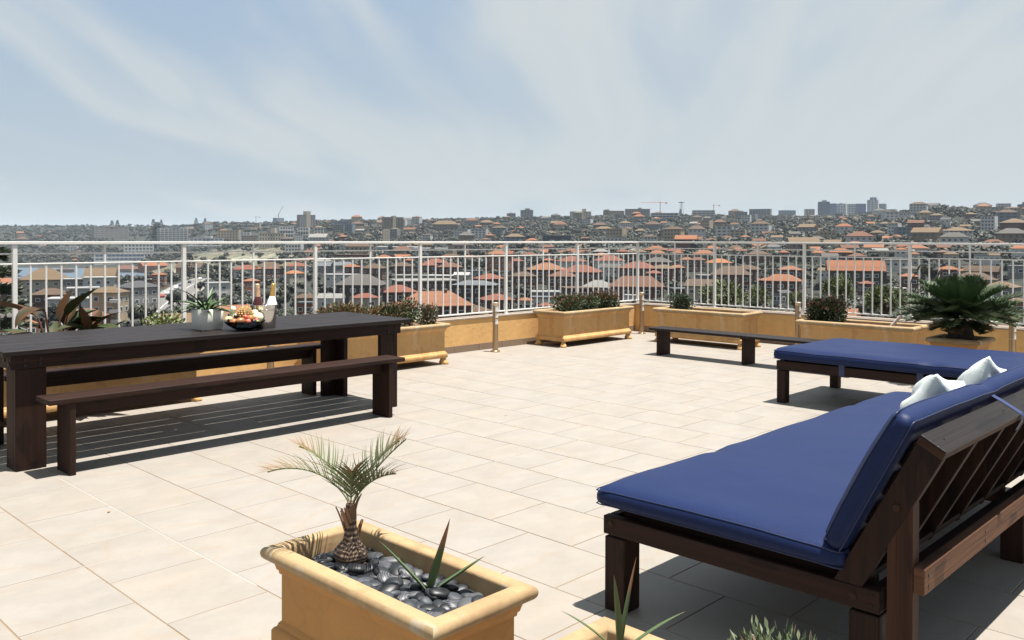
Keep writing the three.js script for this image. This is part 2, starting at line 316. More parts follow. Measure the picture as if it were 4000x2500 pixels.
// ---------------------------------------------------------------- white steel railings
function railing(label, alongU, start, bay, nBay, perBay, end) {
  const RV = 8.55, RU = 11.78, o = thing('railing', label, 'railing', alongU ? W(start, RV, 0.447) : W(RU, start, 0.447));
  const dir = alongU ? 1 : -1, L = bay * nBay;
  const bar = (a, b, h0, h1, w) => { const g = alongU ? slab(start + a, start + b, RV - w / 2, RV + w / 2, h0, h1, 0.003, 1.3) : slab(RU - w / 2, RU + w / 2, start - b, start - a, h0, h1, 0.003, 1.3); return g; };
  const ext = alongU ? 0.0255 : 0.0265;
  aPart('top_rail', bar(alongU ? 0 : 0.0265, L + (alongU ? 0.0255 : 0), 1.436, 1.462, 0.052), railMat, o);
  aPart('middle_rail', bar(0, L, 1.254, 1.267, 0.022), railMat, o);
  aPart('bottom_rail', bar(0, L, 0.484, 0.502, 0.022), railMat, o);
  // twisted wire between the rails
  const pts = []; const nT = Math.round(L / 0.012), ro = []; for (let s = 0; s < 2; s++) { const q = []; for (let i = 0; i <= nT; i += 1) { const a = i * 0.75 + s * Math.PI, t = i / nT * L; q.push(alongU ? W(start + t, RV + 0.0035 * Math.cos(a), 1.352 + 0.0035 * Math.sin(a)) : W(RU + 0.0035 * Math.cos(a), start - t, 1.352 + 0.0035 * Math.sin(a))); } ro.push(new THREE.TubeGeometry(new THREE.CatmullRomCurve3(q), nT, 0.0055, 5)); }
  aPart('twisted_wire', mergeGeometries(ro), railMat, o);
  const at = t => alongU ? V3(t, 0, 0) : V3(0, 0, t);
  const post = uvBox(new RoundedBoxGeometry(0.038, 0.989, 0.038, 1, 0.003).translate(0, 0.4945, 0), 1.3), flange = uvBox(new RoundedBoxGeometry(0.07, 0.008, 0.07, 1, 0.002).translate(0, 0.004, 0), 1.3);
  const stub = uvBox(new THREE.BoxGeometry(0.018, 0.169, 0.018).translate(0, 0.9045, 0), 1.3);
  const bal = uvBox(new THREE.BoxGeometry(0.0148, 0.752, 0.0148).translate(0, 0.431, 0), 1.3);
  for (let b = 0; b <= nBay; b++) {
    if (b < nBay || alongU) { const p = part('post', post, railMat, o); p.position.copy(at(b * bay)); part('flange', flange, railMat, p); }
    if (b === nBay) break;
    part('short_post', stub, railMat, o).position.copy(at((b + 0.5) * bay));
    for (let k = 1; k < perBay; k++) part('baluster', bal, railMat, o).position.copy(at((b + k / perBay) * bay));
  }
  return o;
}
railing('white steel railing with twisted wire along the wall behind the table', true, 2.473 - 1.5513 * 2, 1.5513, 8, 12);
{ const r = railing('white steel railing with twisted wire along the wall behind the cycad', false, 8.55, 1.448, 6, 12); r.children.filter(c => c.name === 'post')[0].removeFromParent(); }

// ---------------------------------------------------------------- bollard lights
{
  const o = thing('bollard_light', '', 'bollard', V3(0, 0, 0), 0, 'steel bollard lights along the parapets');
  part('base_flange', lathe([[0, 0], [0.062, 0], [0.062, 0.014], [0.054, 0.02], [0.038, 0.022]], 28), steelMat, o);
  part('tube', new THREE.CylinderGeometry(0.038, 0.038, 0.35, 28).translate(0, 0.195, 0), steelMat, o);
  part('diffuser', new THREE.CylinderGeometry(0.0355, 0.0355, 0.248, 28).translate(0, 0.494, 0), frostMat, o);
  part('ring', new THREE.CylinderGeometry(0.039, 0.039, 0.016, 28).translate(0, 0.447, 0), steelMat, o);
  part('ring', new THREE.CylinderGeometry(0.039, 0.039, 0.022, 28).translate(0, 0.523, 0), steelMat, o);
  part('shield', new THREE.CylinderGeometry(0.0385, 0.0385, 0.24, 20, 1, true, 2.5, 2.9).translate(0, 0.495, 0), steelMat, o);
  part('cap', lathe([[0, 0.656], [0.034, 0.656], [0.039, 0.651], [0.039, 0.612], [0, 0.612]], 28), steelCap, o);
  const spots = [['steel bollard light standing alone before the left parapet, past the table', 8.13, 8.20], ['steel bollard light in the terrace corner between two planters', 11.33, 8.14], ['steel bollard light at the end of the round bush planter', 11.12, 5.42], ['steel bollard light half behind the potted cycad fronds', 11.12, 2.83], ['steel bollard light seen below the tabletop behind the benches', 4.80, 8.2]];
  spots.forEach(([l, u, v], i) => { if (i) copyOf(o, l, W(u, v)); else { o.position.copy(W(u, v)); o.userData.label = l; } });
}

// ---------------------------------------------------------------- ochre planters on lion-paw feet
function planter(label, a, b, H, u, v, mat, feet = true, soilDrop = 0.035, name = 'planter', turn = 0) {
  const o = thing(name, label, 'planter', W(u, v), turn), f = feet ? 0.078 : 0, e = 0.07;
  part('body', ringLoft(a, b, [[-0.05, f], [0.022, f], [0.026, f + 0.006], [0.026, f + 0.046], [0.020, f + 0.056], [0.012, f + 0.060], [0.008, f + 0.072], [0, f + 0.080], [0, H - 0.100], [0.006, H - 0.097], [0.008, H - 0.086], [0.013, H - 0.082], [0.016, H - 0.070], [0.020, H - 0.058]]), mat, o);
  part('rim', ringLoft(a, b, [[0.020, H - 0.058], [0.026, H - 0.052], [0.0300, H - 0.0500], [0.0374, H - 0.0488], [0.0441, H - 0.0452], [0.0494, H - 0.0397], [0.0528, H - 0.0327], [0.0540, H - 0.0250], [0.0528, H - 0.0173], [0.0494, H - 0.0103], [0.0441, H - 0.0048], [0.0374, H - 0.0012], [0.0300, H - 0.0000], [0.006, H - 0.001], [-0.003, H - 0.003], [-0.008, H - 0.007], [-0.010, H - 0.015], [-0.012, H - 0.12]]), sunlitRimMat, o);
  part('soil', (() => { const g = new THREE.PlaneGeometry(a - 0.018, b - 0.018, 24, 10).rotateX(-Math.PI / 2); const p = g.attributes.position; for (let i = 0; i < p.count; i++) p.setY(i, H - soilDrop - 0.012 + 0.014 * fbm(p.getX(i) * 9 + 5, p.getZ(i) * 9, 7, 3)); g.computeVertexNormals(); return g; })(), soilMat, o);
  if (feet) {
    const fg = lathe([[0, 0], [0.040, 0], [0.046, 0.014], [0.040, 0.034], [0.030, 0.054], [0.026, 0.079], [0, 0.079]], 14), p = fg.attributes.position;
    for (let i = 0; i < p.count; i++) { const x = p.getX(i), z = p.getZ(i), an = Math.atan2(z, x), k = 1 + 0.09 * Math.cos(an * 6) * sm(0.05, 0.0, p.getY(i)); p.setX(i, x * k * 1.25 + 0.012 * sm(0.05, 0, p.getY(i))); p.setZ(i, z * k); }
    fg.computeVertexNormals(); const fgu = uvBox(fg, 2);
    for (const [sx, sz] of [[1, 1], [1, -1], [-1, 1], [-1, -1]]) { const m = part('paw_foot', fgu, mat, o); m.position.set(sx * (a / 2 - 0.01), 0, sz * (b / 2 - 0.015)); m.rotation.y = -Math.atan2(sz, sx); }
  }
  return o;
}
const PL = {};
PL.p0 = planter('long ochre planter behind the benches holding bronze-leaved plants', 1.72, 0.50, 0.49, 2.86, 7.90, planterMat);
PL.p1 = planter('long ochre planter past the right end of the table', 1.70, 0.50, 0.49, 6.05, 8.07, planterMat);
PL.p2 = planter('long ochre planter with three clipped shrubs left of the corner', 1.50, 0.48, 0.495, 9.87, 8.10, planterMat);
PL.p3 = planter('long ochre planter behind the low bench right of the corner', 0.46, 1.36, 0.495, 10.88, 6.69, planterMat);
PL.p4 = planter('long ochre planter with a round bush behind the far lounger', 0.46, 1.36, 0.47, 10.86, 4.46, planterMat);
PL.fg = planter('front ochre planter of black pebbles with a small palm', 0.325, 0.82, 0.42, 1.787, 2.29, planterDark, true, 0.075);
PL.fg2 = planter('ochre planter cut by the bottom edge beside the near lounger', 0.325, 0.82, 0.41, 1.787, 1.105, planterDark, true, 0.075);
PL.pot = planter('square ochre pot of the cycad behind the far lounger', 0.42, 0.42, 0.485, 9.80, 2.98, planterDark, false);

// ---------------------------------------------------------------- long dark table
{
  const o = thing('dining_table', 'long dark timber dining table carrying a fruit bowl and ice bucket', 'table', W(3.34, 6.6, 0));
  const u0 = 1.69, u1 = 4.985, v0 = 6.075, v1 = 7.13, n = 5, gp = 0.0092, pw = (v1 - v0 - gp * (n - 1)) / n;
  for (let i = 0; i < n; i++) { const a = v0 + i * (pw + gp); aPart('plank', wood(u0 + (i % 2) * 0.004, u1 - (i % 3) * 0.004, a, a + pw, 0.748, 0.78, 'x', 0.004), woodTop, o); }
  // aprons
  aPart('apron', wood(1.745, 4.885, 6.125, 6.165, 0.655, 0.747, 'x'), woodSide, o);
  aPart('apron', wood(1.745, 4.885, 7.045, 7.085, 0.655, 0.747, 'x'), woodSide, o);
  aPart('end_apron', wood(1.745, 1.785, 6.166, 7.044, 0.655, 0.747, 'z'), woodSide, o);
  aPart('end_apron', wood(4.845, 4.885, 6.166, 7.044, 0.655, 0.747, 'z'), woodSide, o);
  aPart('cross_beam', wood(3.27, 3.36, 6.167, 7.043, 0.665, 0.747, 'z'), woodSide, o);
  // corner legs: two boards each, meeting at the corner
  for (const [uu, du] of [[1.775, 1], [4.855, -1]]) for (const [vv, dv] of [[6.135, 1], [7.075, -1]]) {
    const L = new THREE.Group();
    const a = wood(Math.min(uu, uu + du * 0.185), Math.max(uu, uu + du * 0.185), Math.min(vv, vv + dv * 0.045), Math.max(vv, vv + dv * 0.045), 0, 0.654, 'y');
    const b = wood(Math.min(uu, uu + du * 0.045), Math.max(uu, uu + du * 0.045), Math.min(vv + dv * 0.046, vv + dv * 0.185), Math.max(vv + dv * 0.046, vv + dv * 0.185), 0, 0.654, 'y');
    aPart('leg', mergeGeometries([a, b]), woodSide, o);
  }
  const bolt = new THREE.CylinderGeometry(0.011, 0.012, 0.008, 12).rotateX(Math.PI / 2);
  for (const u of [1.83, 1.92, 4.74, 4.82]) for (const h of [0.68, 0.712]) { const m = part('bolt', bolt, boltMat, o); m.position.copy(W(u, 6.123, h)).sub(o.position); }
  const bolt2 = bolt.clone().rotateY(Math.PI / 2);
  for (const v of [6.15, 6.24]) { const m = part('bolt', bolt2, boltMat, o); m.position.copy(W(1.743, v, 0.69 + (v > 6.2 ? 0.02 : 0))).sub(o.position); }
}
// ---------------------------------------------------------------- benches
function bench(name, label, u0, u1, vc, w, H, beam) {
  const o = thing(name, label, 'bench', W((u0 + u1) / 2, vc, 0));
  aPart('seat', wood(u0, u1, vc - w / 2, vc + w / 2, H - 0.034, H, 'x', 0.005), woodSide, o);
  for (const u of [u0 + 0.125, u1 - 0.165]) aPart('leg', wood(u, u + 0.038, vc - w / 2 + 0.008, vc + w / 2 - 0.004, 0, H - 0.035, 'y'), woodSide, o);
  if (beam) aPart('under_beam', wood(u0 + 0.164, u1 - 0.166, vc - 0.02, vc + 0.02, H - 0.125, H - 0.035, 'x'), woodSide, o);
  return o;
}
bench('long_bench', 'long dark timber bench on the near side of the table', 1.86, 4.66, 5.905, 0.245, 0.492, true);
bench('long_bench', 'long dark timber bench on the far side of the table', 1.99, 4.79, 7.225, 0.22, 0.475, true);
{
  const o = thing('low_bench', 'low dark timber bench in front of the right hand planter', 'bench', W(9.5, 5.25, 0));
  aPart('seat', wood(9.34, 9.66, 3.9, 6.60, 0.322, 0.352, 'z', 0.005), woodTop, o);
  for (const v of [6.46, 5.24, 4.02]) { aPart('leg', wood(9.375, 9.635, v, v + 0.042, 0, 0.30, 'y'), woodSide, o); aPart('cleat', wood(9.37, 9.64, v - 0.02, v + 0.062, 0.3005, 0.3215, 'x', 0.003), woodSide, o); }
}
// ---------------------------------------------------------------- upholstered daybeds
function cushion(L, T, D, r, { bulge = 0.012, straps = [], seed = 1, wave = 0.009, nx = 96, ny = 6, nz = 30 } = {}) {
  const def = (x, y, z) => {
    const dx = Math.min(1, (L / 2 - Math.abs(x)) / 0.16), dz = Math.min(1, (D / 2 - Math.abs(z)) / 0.16), ex = Math.sqrt(Math.max(0, dx * (2 - dx))), ez = Math.sqrt(Math.max(0, dz * (2 - dz)));
    const top = y / T, wv = wave * (fbm(x * 2.2 + 7, z * 2.4 + 3, seed, 3) - 0.5) * 2;
    let yy = y + bulge * ex * ez * top + wv * top, zz = z, xx = x;
    for (const s of straps) { const k = Math.exp(-Math.pow((x - s) / 0.07, 2)); const edge = sm(0.6, 1, Math.abs(2 * z / D)); yy -= k * edge * 0.009 * top; zz -= Math.sign(z) * k * edge * 0.008; }
    zz += 0.006 * (fbm(x * 3 + 2, 5, seed + 3, 3) - 0.5) * 2 * sm(0.5, 1, Math.abs(2 * z / D));
    yy += 0.010 * (fbm(x * 1.6, z * 1.6, seed + 9, 2) - 0.5) * top;
    return V3(xx, yy, zz);
  };
  const g = new THREE.BoxGeometry(L, T, D, nx, ny, nz), p = g.attributes.position;
  for (let i = 0; i < p.count; i++) {
    const q = V3().fromBufferAttribute(p, i), h = V3(L / 2 - r, T / 2 - r, D / 2 - r);
    const c = V3(Math.max(-h.x, Math.min(h.x, q.x)), Math.max(-h.y, Math.min(h.y, q.y)), Math.max(-h.z, Math.min(h.z, q.z))), d = q.clone().sub(c);
    if (d.lengthSq() > 1e-12) { d.normalize().multiplyScalar(r); q.copy(c).add(d); }
    const w = def(q.x, q.y + T / 2, q.z); p.setXYZ(i, w.x, w.y, w.z);
  }
  g.deleteAttribute('uv'); g.deleteAttribute('normal');
  const m = mergeVertices(g, 1e-4); m.computeVertexNormals();
  const uv = []; for (let i = 0; i < m.attributes.position.count; i++) uv.push(m.attributes.position.getX(i) * 1.7 + m.attributes.position.getY(i) * 0.4, m.attributes.position.getZ(i) * 1.7 + m.attributes.position.getY(i));
  m.setAttribute('uv', new THREE.Float32BufferAttribute(uv, 2));
  const pipe = y => { const q = [], a = L / 2 - r * 0.28, b = D / 2 - r * 0.28, yy = y ? T - r * 0.28 : r * 0.28; const N = 40; for (let i = 0; i < N; i++) q.push(def(-a + 2 * a * i / N, yy, b)); for (let i = 0; i < 14; i++) q.push(def(a, yy, b - 2 * b * i / 14)); for (let i = 0; i < N; i++) q.push(def(a - 2 * a * i / N, yy, -b)); for (let i = 0; i < 14; i++) q.push(def(-a, yy, -b + 2 * b * i / 14)); return new THREE.TubeGeometry(new THREE.CatmullRomCurve3(q, true), 320, 0.0027, 6, true); };
  return { g: m, pipes: [pipe(1), pipe(0)] };
}
function prismU(pts, u0, u1, grain = 'y') { // polygon in (v, h) extruded along u, world coordinates
  const s = new THREE.Shape(pts.map(([v, h]) => new THREE.Vector2(v, h)));
  const g = new THREE.ExtrudeGeometry(s, { depth: u1 - u0 - 0.004, bevelEnabled: true, bevelSize: 0.002, bevelThickness: 0.002, bevelSegments: 1 });
  const p = g.attributes.position; for (let i = 0; i < p.count; i++) { const a = p.getX(i), b = p.getY(i), c = p.getZ(i); p.setXYZ(i, u0 + 0.002 + c, b, -a); }
  // keep faces outward after the axis swap (handedness kept)
  g.computeVertexNormals(); woodOff += 0.21; return uvBox(g, 0.6, 2.6, grain, woodOff);
}
function strapRibbon(pts, w, alongU, at) { // flat webbing through (v, h) or (u, h) points
  const pos = [], idx = []; pts.forEach(([a, h], i) => { for (const s of [-1, 1]) { const q = alongU ? W(at + s * w / 2, a, h) : W(a, at + s * w / 2, h); pos.push(q.x, q.y, q.z); } if (i) { const o = (i - 1) * 2; idx.push(o, o + 1, o + 2, o + 1, o + 3, o + 2); } });
  const g = new THREE.BufferGeometry(); g.setAttribute('position', new THREE.Float32BufferAttribute(pos, 3)); g.setIndex(idx); g.computeVertexNormals(); return g;
}
const webMat = std({ color: L3(0.0128, 0.0240, 0.0840), roughness: 0.6, side: THREE.DoubleSide });
{
  const A = 2.79, B = 5.90, o = thing('daybed', 'near blue cushioned daybed with a slatted timber backrest', 'daybed', W(4.345, 1.6, 0));
  aPart('side_rail', wood(A, A + 0.042, 1.08, 2.19, 0.306, 0.381, 'z'), woodSide, o);
  aPart('side_rail', wood(B - 0.042, B, 1.08, 2.19, 0.306, 0.381, 'z'), woodSide, o);
  aPart('long_rail', wood(A + 0.043, B - 0.043, 2.15, 2.188, 0.306, 0.381, 'x'), woodSide, o);
  aPart('long_rail', wood(A + 0.043, B - 0.043, 1.082, 1.12, 0.306, 0.381, 'x'), woodSide, o);
  for (const [u0, v0] of [[A + 0.001, 2.085], [B - 0.112, 2.085], [A + 0.001, 1.083], [B - 0.112, 1.083], [4.53, 2.085], [4.53, 1.10]]) aPart('leg', wood(u0, u0 + 0.108, v0, v0 + 0.098, 0, 0.299, 'y', 0.006), woodSide, o);
  for (let i = 0; i < 9; i++) { const v = 1.125 + i * 0.1138; aPart('seat_slat', wood(A + 0.044, B - 0.044, v, v + 0.106, 0.398, 0.418, 'x', 0.003), woodSide, o); }
  for (const u of [A + 0.075, 4.30, B - 0.115]) aPart('slat_bearer', wood(u, u + 0.04, 1.125, 2.145, 0.325, 0.3975, 'z'), woodSide, o);
  // backrest frame: battens on the slope, cap rail, lower rail, posts
  const bat = u => prismU([[1.139, 0.384], [1.228, 0.384], [0.969, 0.874], [0.898, 0.834]], u, u + 0.036);
  const bu = [A]; for (let i = 1; i < 10; i++) bu.push(A + i * (B - A - 0.036) / 10); bu.push(B - 0.036);
  bu.forEach(u => aPart('back_batten', bat(u), woodSide, o));
  aPart('cap_rail', prismU([[0.898, 0.836], [0.969, 0.876], [0.958, 0.897], [0.887, 0.857]], A - 0.004, B + 0.004, 'x'), woodWarm, o);
  aPart('cap_board', prismU([[0.8865, 0.8578], [0.9575, 0.8978], [0.9555, 0.9018], [0.8845, 0.8618]], A - 0.006, B + 0.006, 'x'), woodTop, o);
  for (let i = 0; i < 4; i++) { const t = 0.17 + i * 0.21, q = (s, n) => [1.228 - 0.259 * s + 0.8843 * n, 0.384 + 0.49 * s + 0.4668 * n]; aPart('back_slat', prismU([q(t, 0.001), q(t, 0.019), q(t + 0.15, 0.019), q(t + 0.15, 0.001)], A + 0.05, B - 0.05, 'x'), woodSide, o); }
  for (const u of [A + 0.001, 4.56, B - 0.056]) aPart('back_post', prismU([[1.057, 0], [1.057, 0.534], [0.981, 0.676], [0.981, 0]], u, u + 0.055), woodWarm, o);
  aPart('back_rail', wood(A + 0.002, B - 0.002, 0.945, 0.980, 0.405, 0.488, 'x'), woodPale, o);
  aPart('back_rail', wood(A + 0.06, B - 0.06, 1.060, 1.078, 0.30, 0.38, 'x'), woodSide, o);
  const bolt = new THREE.CylinderGeometry(0.012, 0.013, 0.004, 14).rotateZ(Math.PI / 2);
  for (const [v, h] of [[2.15, 0.352], [1.165, 0.345], [1.03, 0.66]]) { const m = part('bolt', bolt, woodWarm, o); m.position.copy(W(A - 0.002, v, h)).sub(o.position); }
  const screw = new THREE.CylinderGeometry(0.006, 0.006, 0.003, 8);
  for (const [v, h] of [[1.105, 0.362], [1.108, 0.33]]) { const m = part('screw', screw.clone().rotateZ(Math.PI / 2), boltMat, o); m.position.copy(W(A - 0.001, v, h)).sub(o.position); }
  for (const u of [2.83, 3.4, 4.0]) for (const h of [0.43, 0.462]) { const m = part('screw', screw.clone().rotateX(Math.PI / 2), boltMat, o); m.position.copy(W(u, 0.9445, h)).sub(o.position); }
  const sc = screw.clone().rotateX(0); for (const u of [2.87, 3.5]) { const m = part('screw', sc, boltMat, o); m.position.copy(W(u, 0.92, 0.8815)).sub(o.position); m.rotation.x = -0.51; }
  // loose cushions
  const st = [3.635 - 4.345, 5.245 - 4.345];
  const s = cushion(3.16, 0.070, 1.03, 0.032, { straps: st, seed: 4, bulge: 0.024 });
  const sc1 = thing('seat_cushion', 'long blue vinyl seat cushion lying on the near daybed', 'cushion', W(4.345, 1.705, 0.419));
  part('cover', s.g, vinylMat, sc1); s.pipes.forEach(q => part('piping', q, vinylPipe, sc1));
  const bcG = cushion(3.16, 0.074, 0.53, 0.034, { straps: [3.62 - 4.345, 5.245 - 4.345], seed: 11, bulge: 0.020, nz: 18 });
  const bc = thing('back_cushion', 'long blue vinyl back cushion leaning on the near daybed backrest', 'cushion', W(1, 1, 1));
  const n = V3(0, 0.447, -0.894), t = V3(0, 0.894, 0.447);
  const m4 = new THREE.Matrix4().makeBasis(V3(1, 0, 0), n, t);
  bc.quaternion.setFromRotationMatrix(m4);
  bc.position.copy(W(4.345, 1.158 - 0.894 * 0.084, 0.742 - 0.447 * 0.084));
  part('cover', bcG.g, vinylMat, bc); bcG.pipes.forEach(q => part('piping', q, vinylPipe, bc));
  const sp = thing('cushion_strap', 'blue webbing strap tied over the near daybed cap rail', 'strap', W(3.62, 0.95, 0.86));
  aPart('webbing', strapRibbon([[1.005, 0.938], [0.975, 0.915], [0.955, 0.9055], [0.885, 0.8655], [0.876, 0.856], [0.884, 0.832], [0.90, 0.80]], 0.036, true, 3.60), webMat, sp);

  // pillows
  const pil = (S, T, seed) => {
    const n = 34, mk = sgn => { const g = new THREE.PlaneGeometry(2, 2, n, n), p = g.attributes.position; for (let i = 0; i < p.count; i++) { const x = p.getX(i), y = p.getY(i), e = Math.sqrt(Math.max(0, (1 - Math.pow(Math.abs(x), 2.6)) * (1 - Math.pow(Math.abs(y), 2.6)))); const pinch = 1 - 0.07 * (1 - y * y), pinchY = 1 - 0.07 * (1 - x * x); const rad = Math.atan2(y, x), wr = 0.016 * Math.sin(rad * 9 + seed + 3 * fbm(x * 2, y * 2, seed, 2)) * sm(0.25, 0.8, Math.hypot(x, y)) * e; p.setXYZ(i, x * pinch * S / 2, y * pinchY * S / 2, sgn * (T * Math.pow(e, 0.8) + wr + 0.010 * (fbm(x * 3, y * 3, seed + 5, 3) - 0.5) * e)); } if (sgn < 0) g.index.array.reverse(); return g; };
    const g = mergeVertices(mergeGeometries([mk(1), mk(-1)]).deleteAttribute('normal'), 1e-4); g.computeVertexNormals(); return g;
  };
  // basis x, up the slope, front normal
  const fix = (label, u, v, h, roll, S, seed) => { const m = single('pillow', pil(S, 0.075, seed), pillowMat, label, 'pillow', W(u, v, h)); const b = new THREE.Matrix4().makeBasis(V3(-1, 0, 0), t, n).multiply(new THREE.Matrix4().makeRotationZ(roll)); m.quaternion.setFromRotationMatrix(b); };
  fix('pale pillow nearest the camera on the daybed, one corner up', 3.53, 1.215, 0.775, 0.20, 0.45, 3);
  fix('pale pillow behind the other, with its zip edge showing', 4.11, 1.215, 0.765, 0.26, 0.47, 8);
}
{
  const A = 7.45, B = 8.66, v1 = 3.84, v0 = 1.2, o = thing('daybed', 'far blue cushioned daybed standing crosswise by the low bench', 'daybed', W(8.05, 2.5, 0));
  aPart('side_rail', wood(A, A + 0.042, v0, v1, 0.306, 0.388, 'z'), woodSide, o);
  aPart('side_rail', wood(B - 0.042, B, v0, v1, 0.306, 0.388, 'z'), woodSide, o);
  aPart('end_rail', wood(A + 0.043, B - 0.043, v1 - 0.042, v1 - 0.002, 0.306, 0.388, 'x'), woodSide, o);
  aPart('end_rail', wood(A + 0.043, B - 0.043, v0 + 0.002, v0 + 0.042, 0.306, 0.388, 'x'), woodSide, o);
  for (const v of [v1 - 0.088, (v0 + v1) / 2, v0 + 0.004]) for (const u of [A + 0.001, B - 0.091]) aPart('leg', wood(u, u + 0.088, v, v + 0.084, 0, 0.300, 'y', 0.006), woodSide, o);
  for (let i = 0; i < 10; i++) { const u = A + 0.06 + i * 0.112; aPart('seat_slat', wood(u, u + 0.104, v0 + 0.05, v1 - 0.05, 0.378, 0.398, 'z', 0.003), woodSide, o); }
  const c = cushion(2.68, 0.082, 1.27, 0.036, { bulge: 0.032, straps: [3.84 - 3.225 - 1.31, 3.84 - 2.57 - 1.31], seed: 21 });
  const s = thing('seat_cushion', 'wide blue vinyl cushion lying on the far daybed', 'cushion', W(8.045, 2.52, 0.399), Math.PI / 2);
  part('cover', c.g, vinylMat, s); c.pipes.forEach(q => part('piping', q, vinylPipe, s));
  for (const [v, l] of [[3.225, 'blue webbing strap hanging over the far daybed rail near its foot'], [2.57, 'blue webbing strap on the far daybed rail behind the pale pillows']]) {
    const sp = thing('cushion_strap', l, 'strap', W(A, v, 0.4));
    aPart('webbing', strapRibbon([[A - 0.012, 0.43], [A - 0.008, 0.395], [A - 0.004, 0.38], [A - 0.004, 0.31], [A + 0.02, 0.298], [A + 0.05, 0.300]], 0.05, false, v), webMat, sp);
  }
}

// ---------------------------------------------------------------- on the table
const TOP = 0.7805;
const glossWhite = std({ color: L3(0.6512, 0.6248, 0.5632), roughness: 0.35 });
{
  const o = thing('table_planter', 'white square planter of spiky green leaves on the table', 'plant pot', W(3.25, 6.50, TOP));
  part('pot', ringLoft(0.172, 0.160, [[-0.012, 0], [-0.004, 0.001], [0, 0.006], [0.006, 0.157], [0.004, 0.160], [-0.006, 0.160], [-0.008, 0.157], [-0.010, 0.12]]), glossWhite, o);
  part('soil', new THREE.BoxGeometry(0.155, 0.01, 0.143).translate(0, 0.138, 0), soilMat, o);
  const rng = rngOf(77);
  for (let i = 0; i < 34; i++) {
    const an = i * 2.399 + rng() * 0.5, L = 0.14 + rng() * 0.15, up = 0.2 + rng() * 1.05;
    const g = blade(L, 0.026 + rng() * 0.010, { lift: up, bend: 0.5 + rng() * 1.0, fold: 0.5, seg: 7, prof: t => 0.55 + 0.9 * t * (1 - t) * 1.6 - 0.55 * t * t * t * t - 0.0 });
    const k = 0.7 + rng() * 0.6; paint(g, (q, p) => { const e = (q % 3 === 1) ? 0.9 : 1.15; return [0.045 * k * e, 0.085 * k * e, 0.026 * k * e]; });
    tf(g, { y: an, p: V3(Math.cos(an) * 0.035 * rng() + (rng() - 0.5) * 0.07, 0.135, (rng() - 0.5) * 0.06) });
    part('leaf', g, leafMat, o);
  }
}
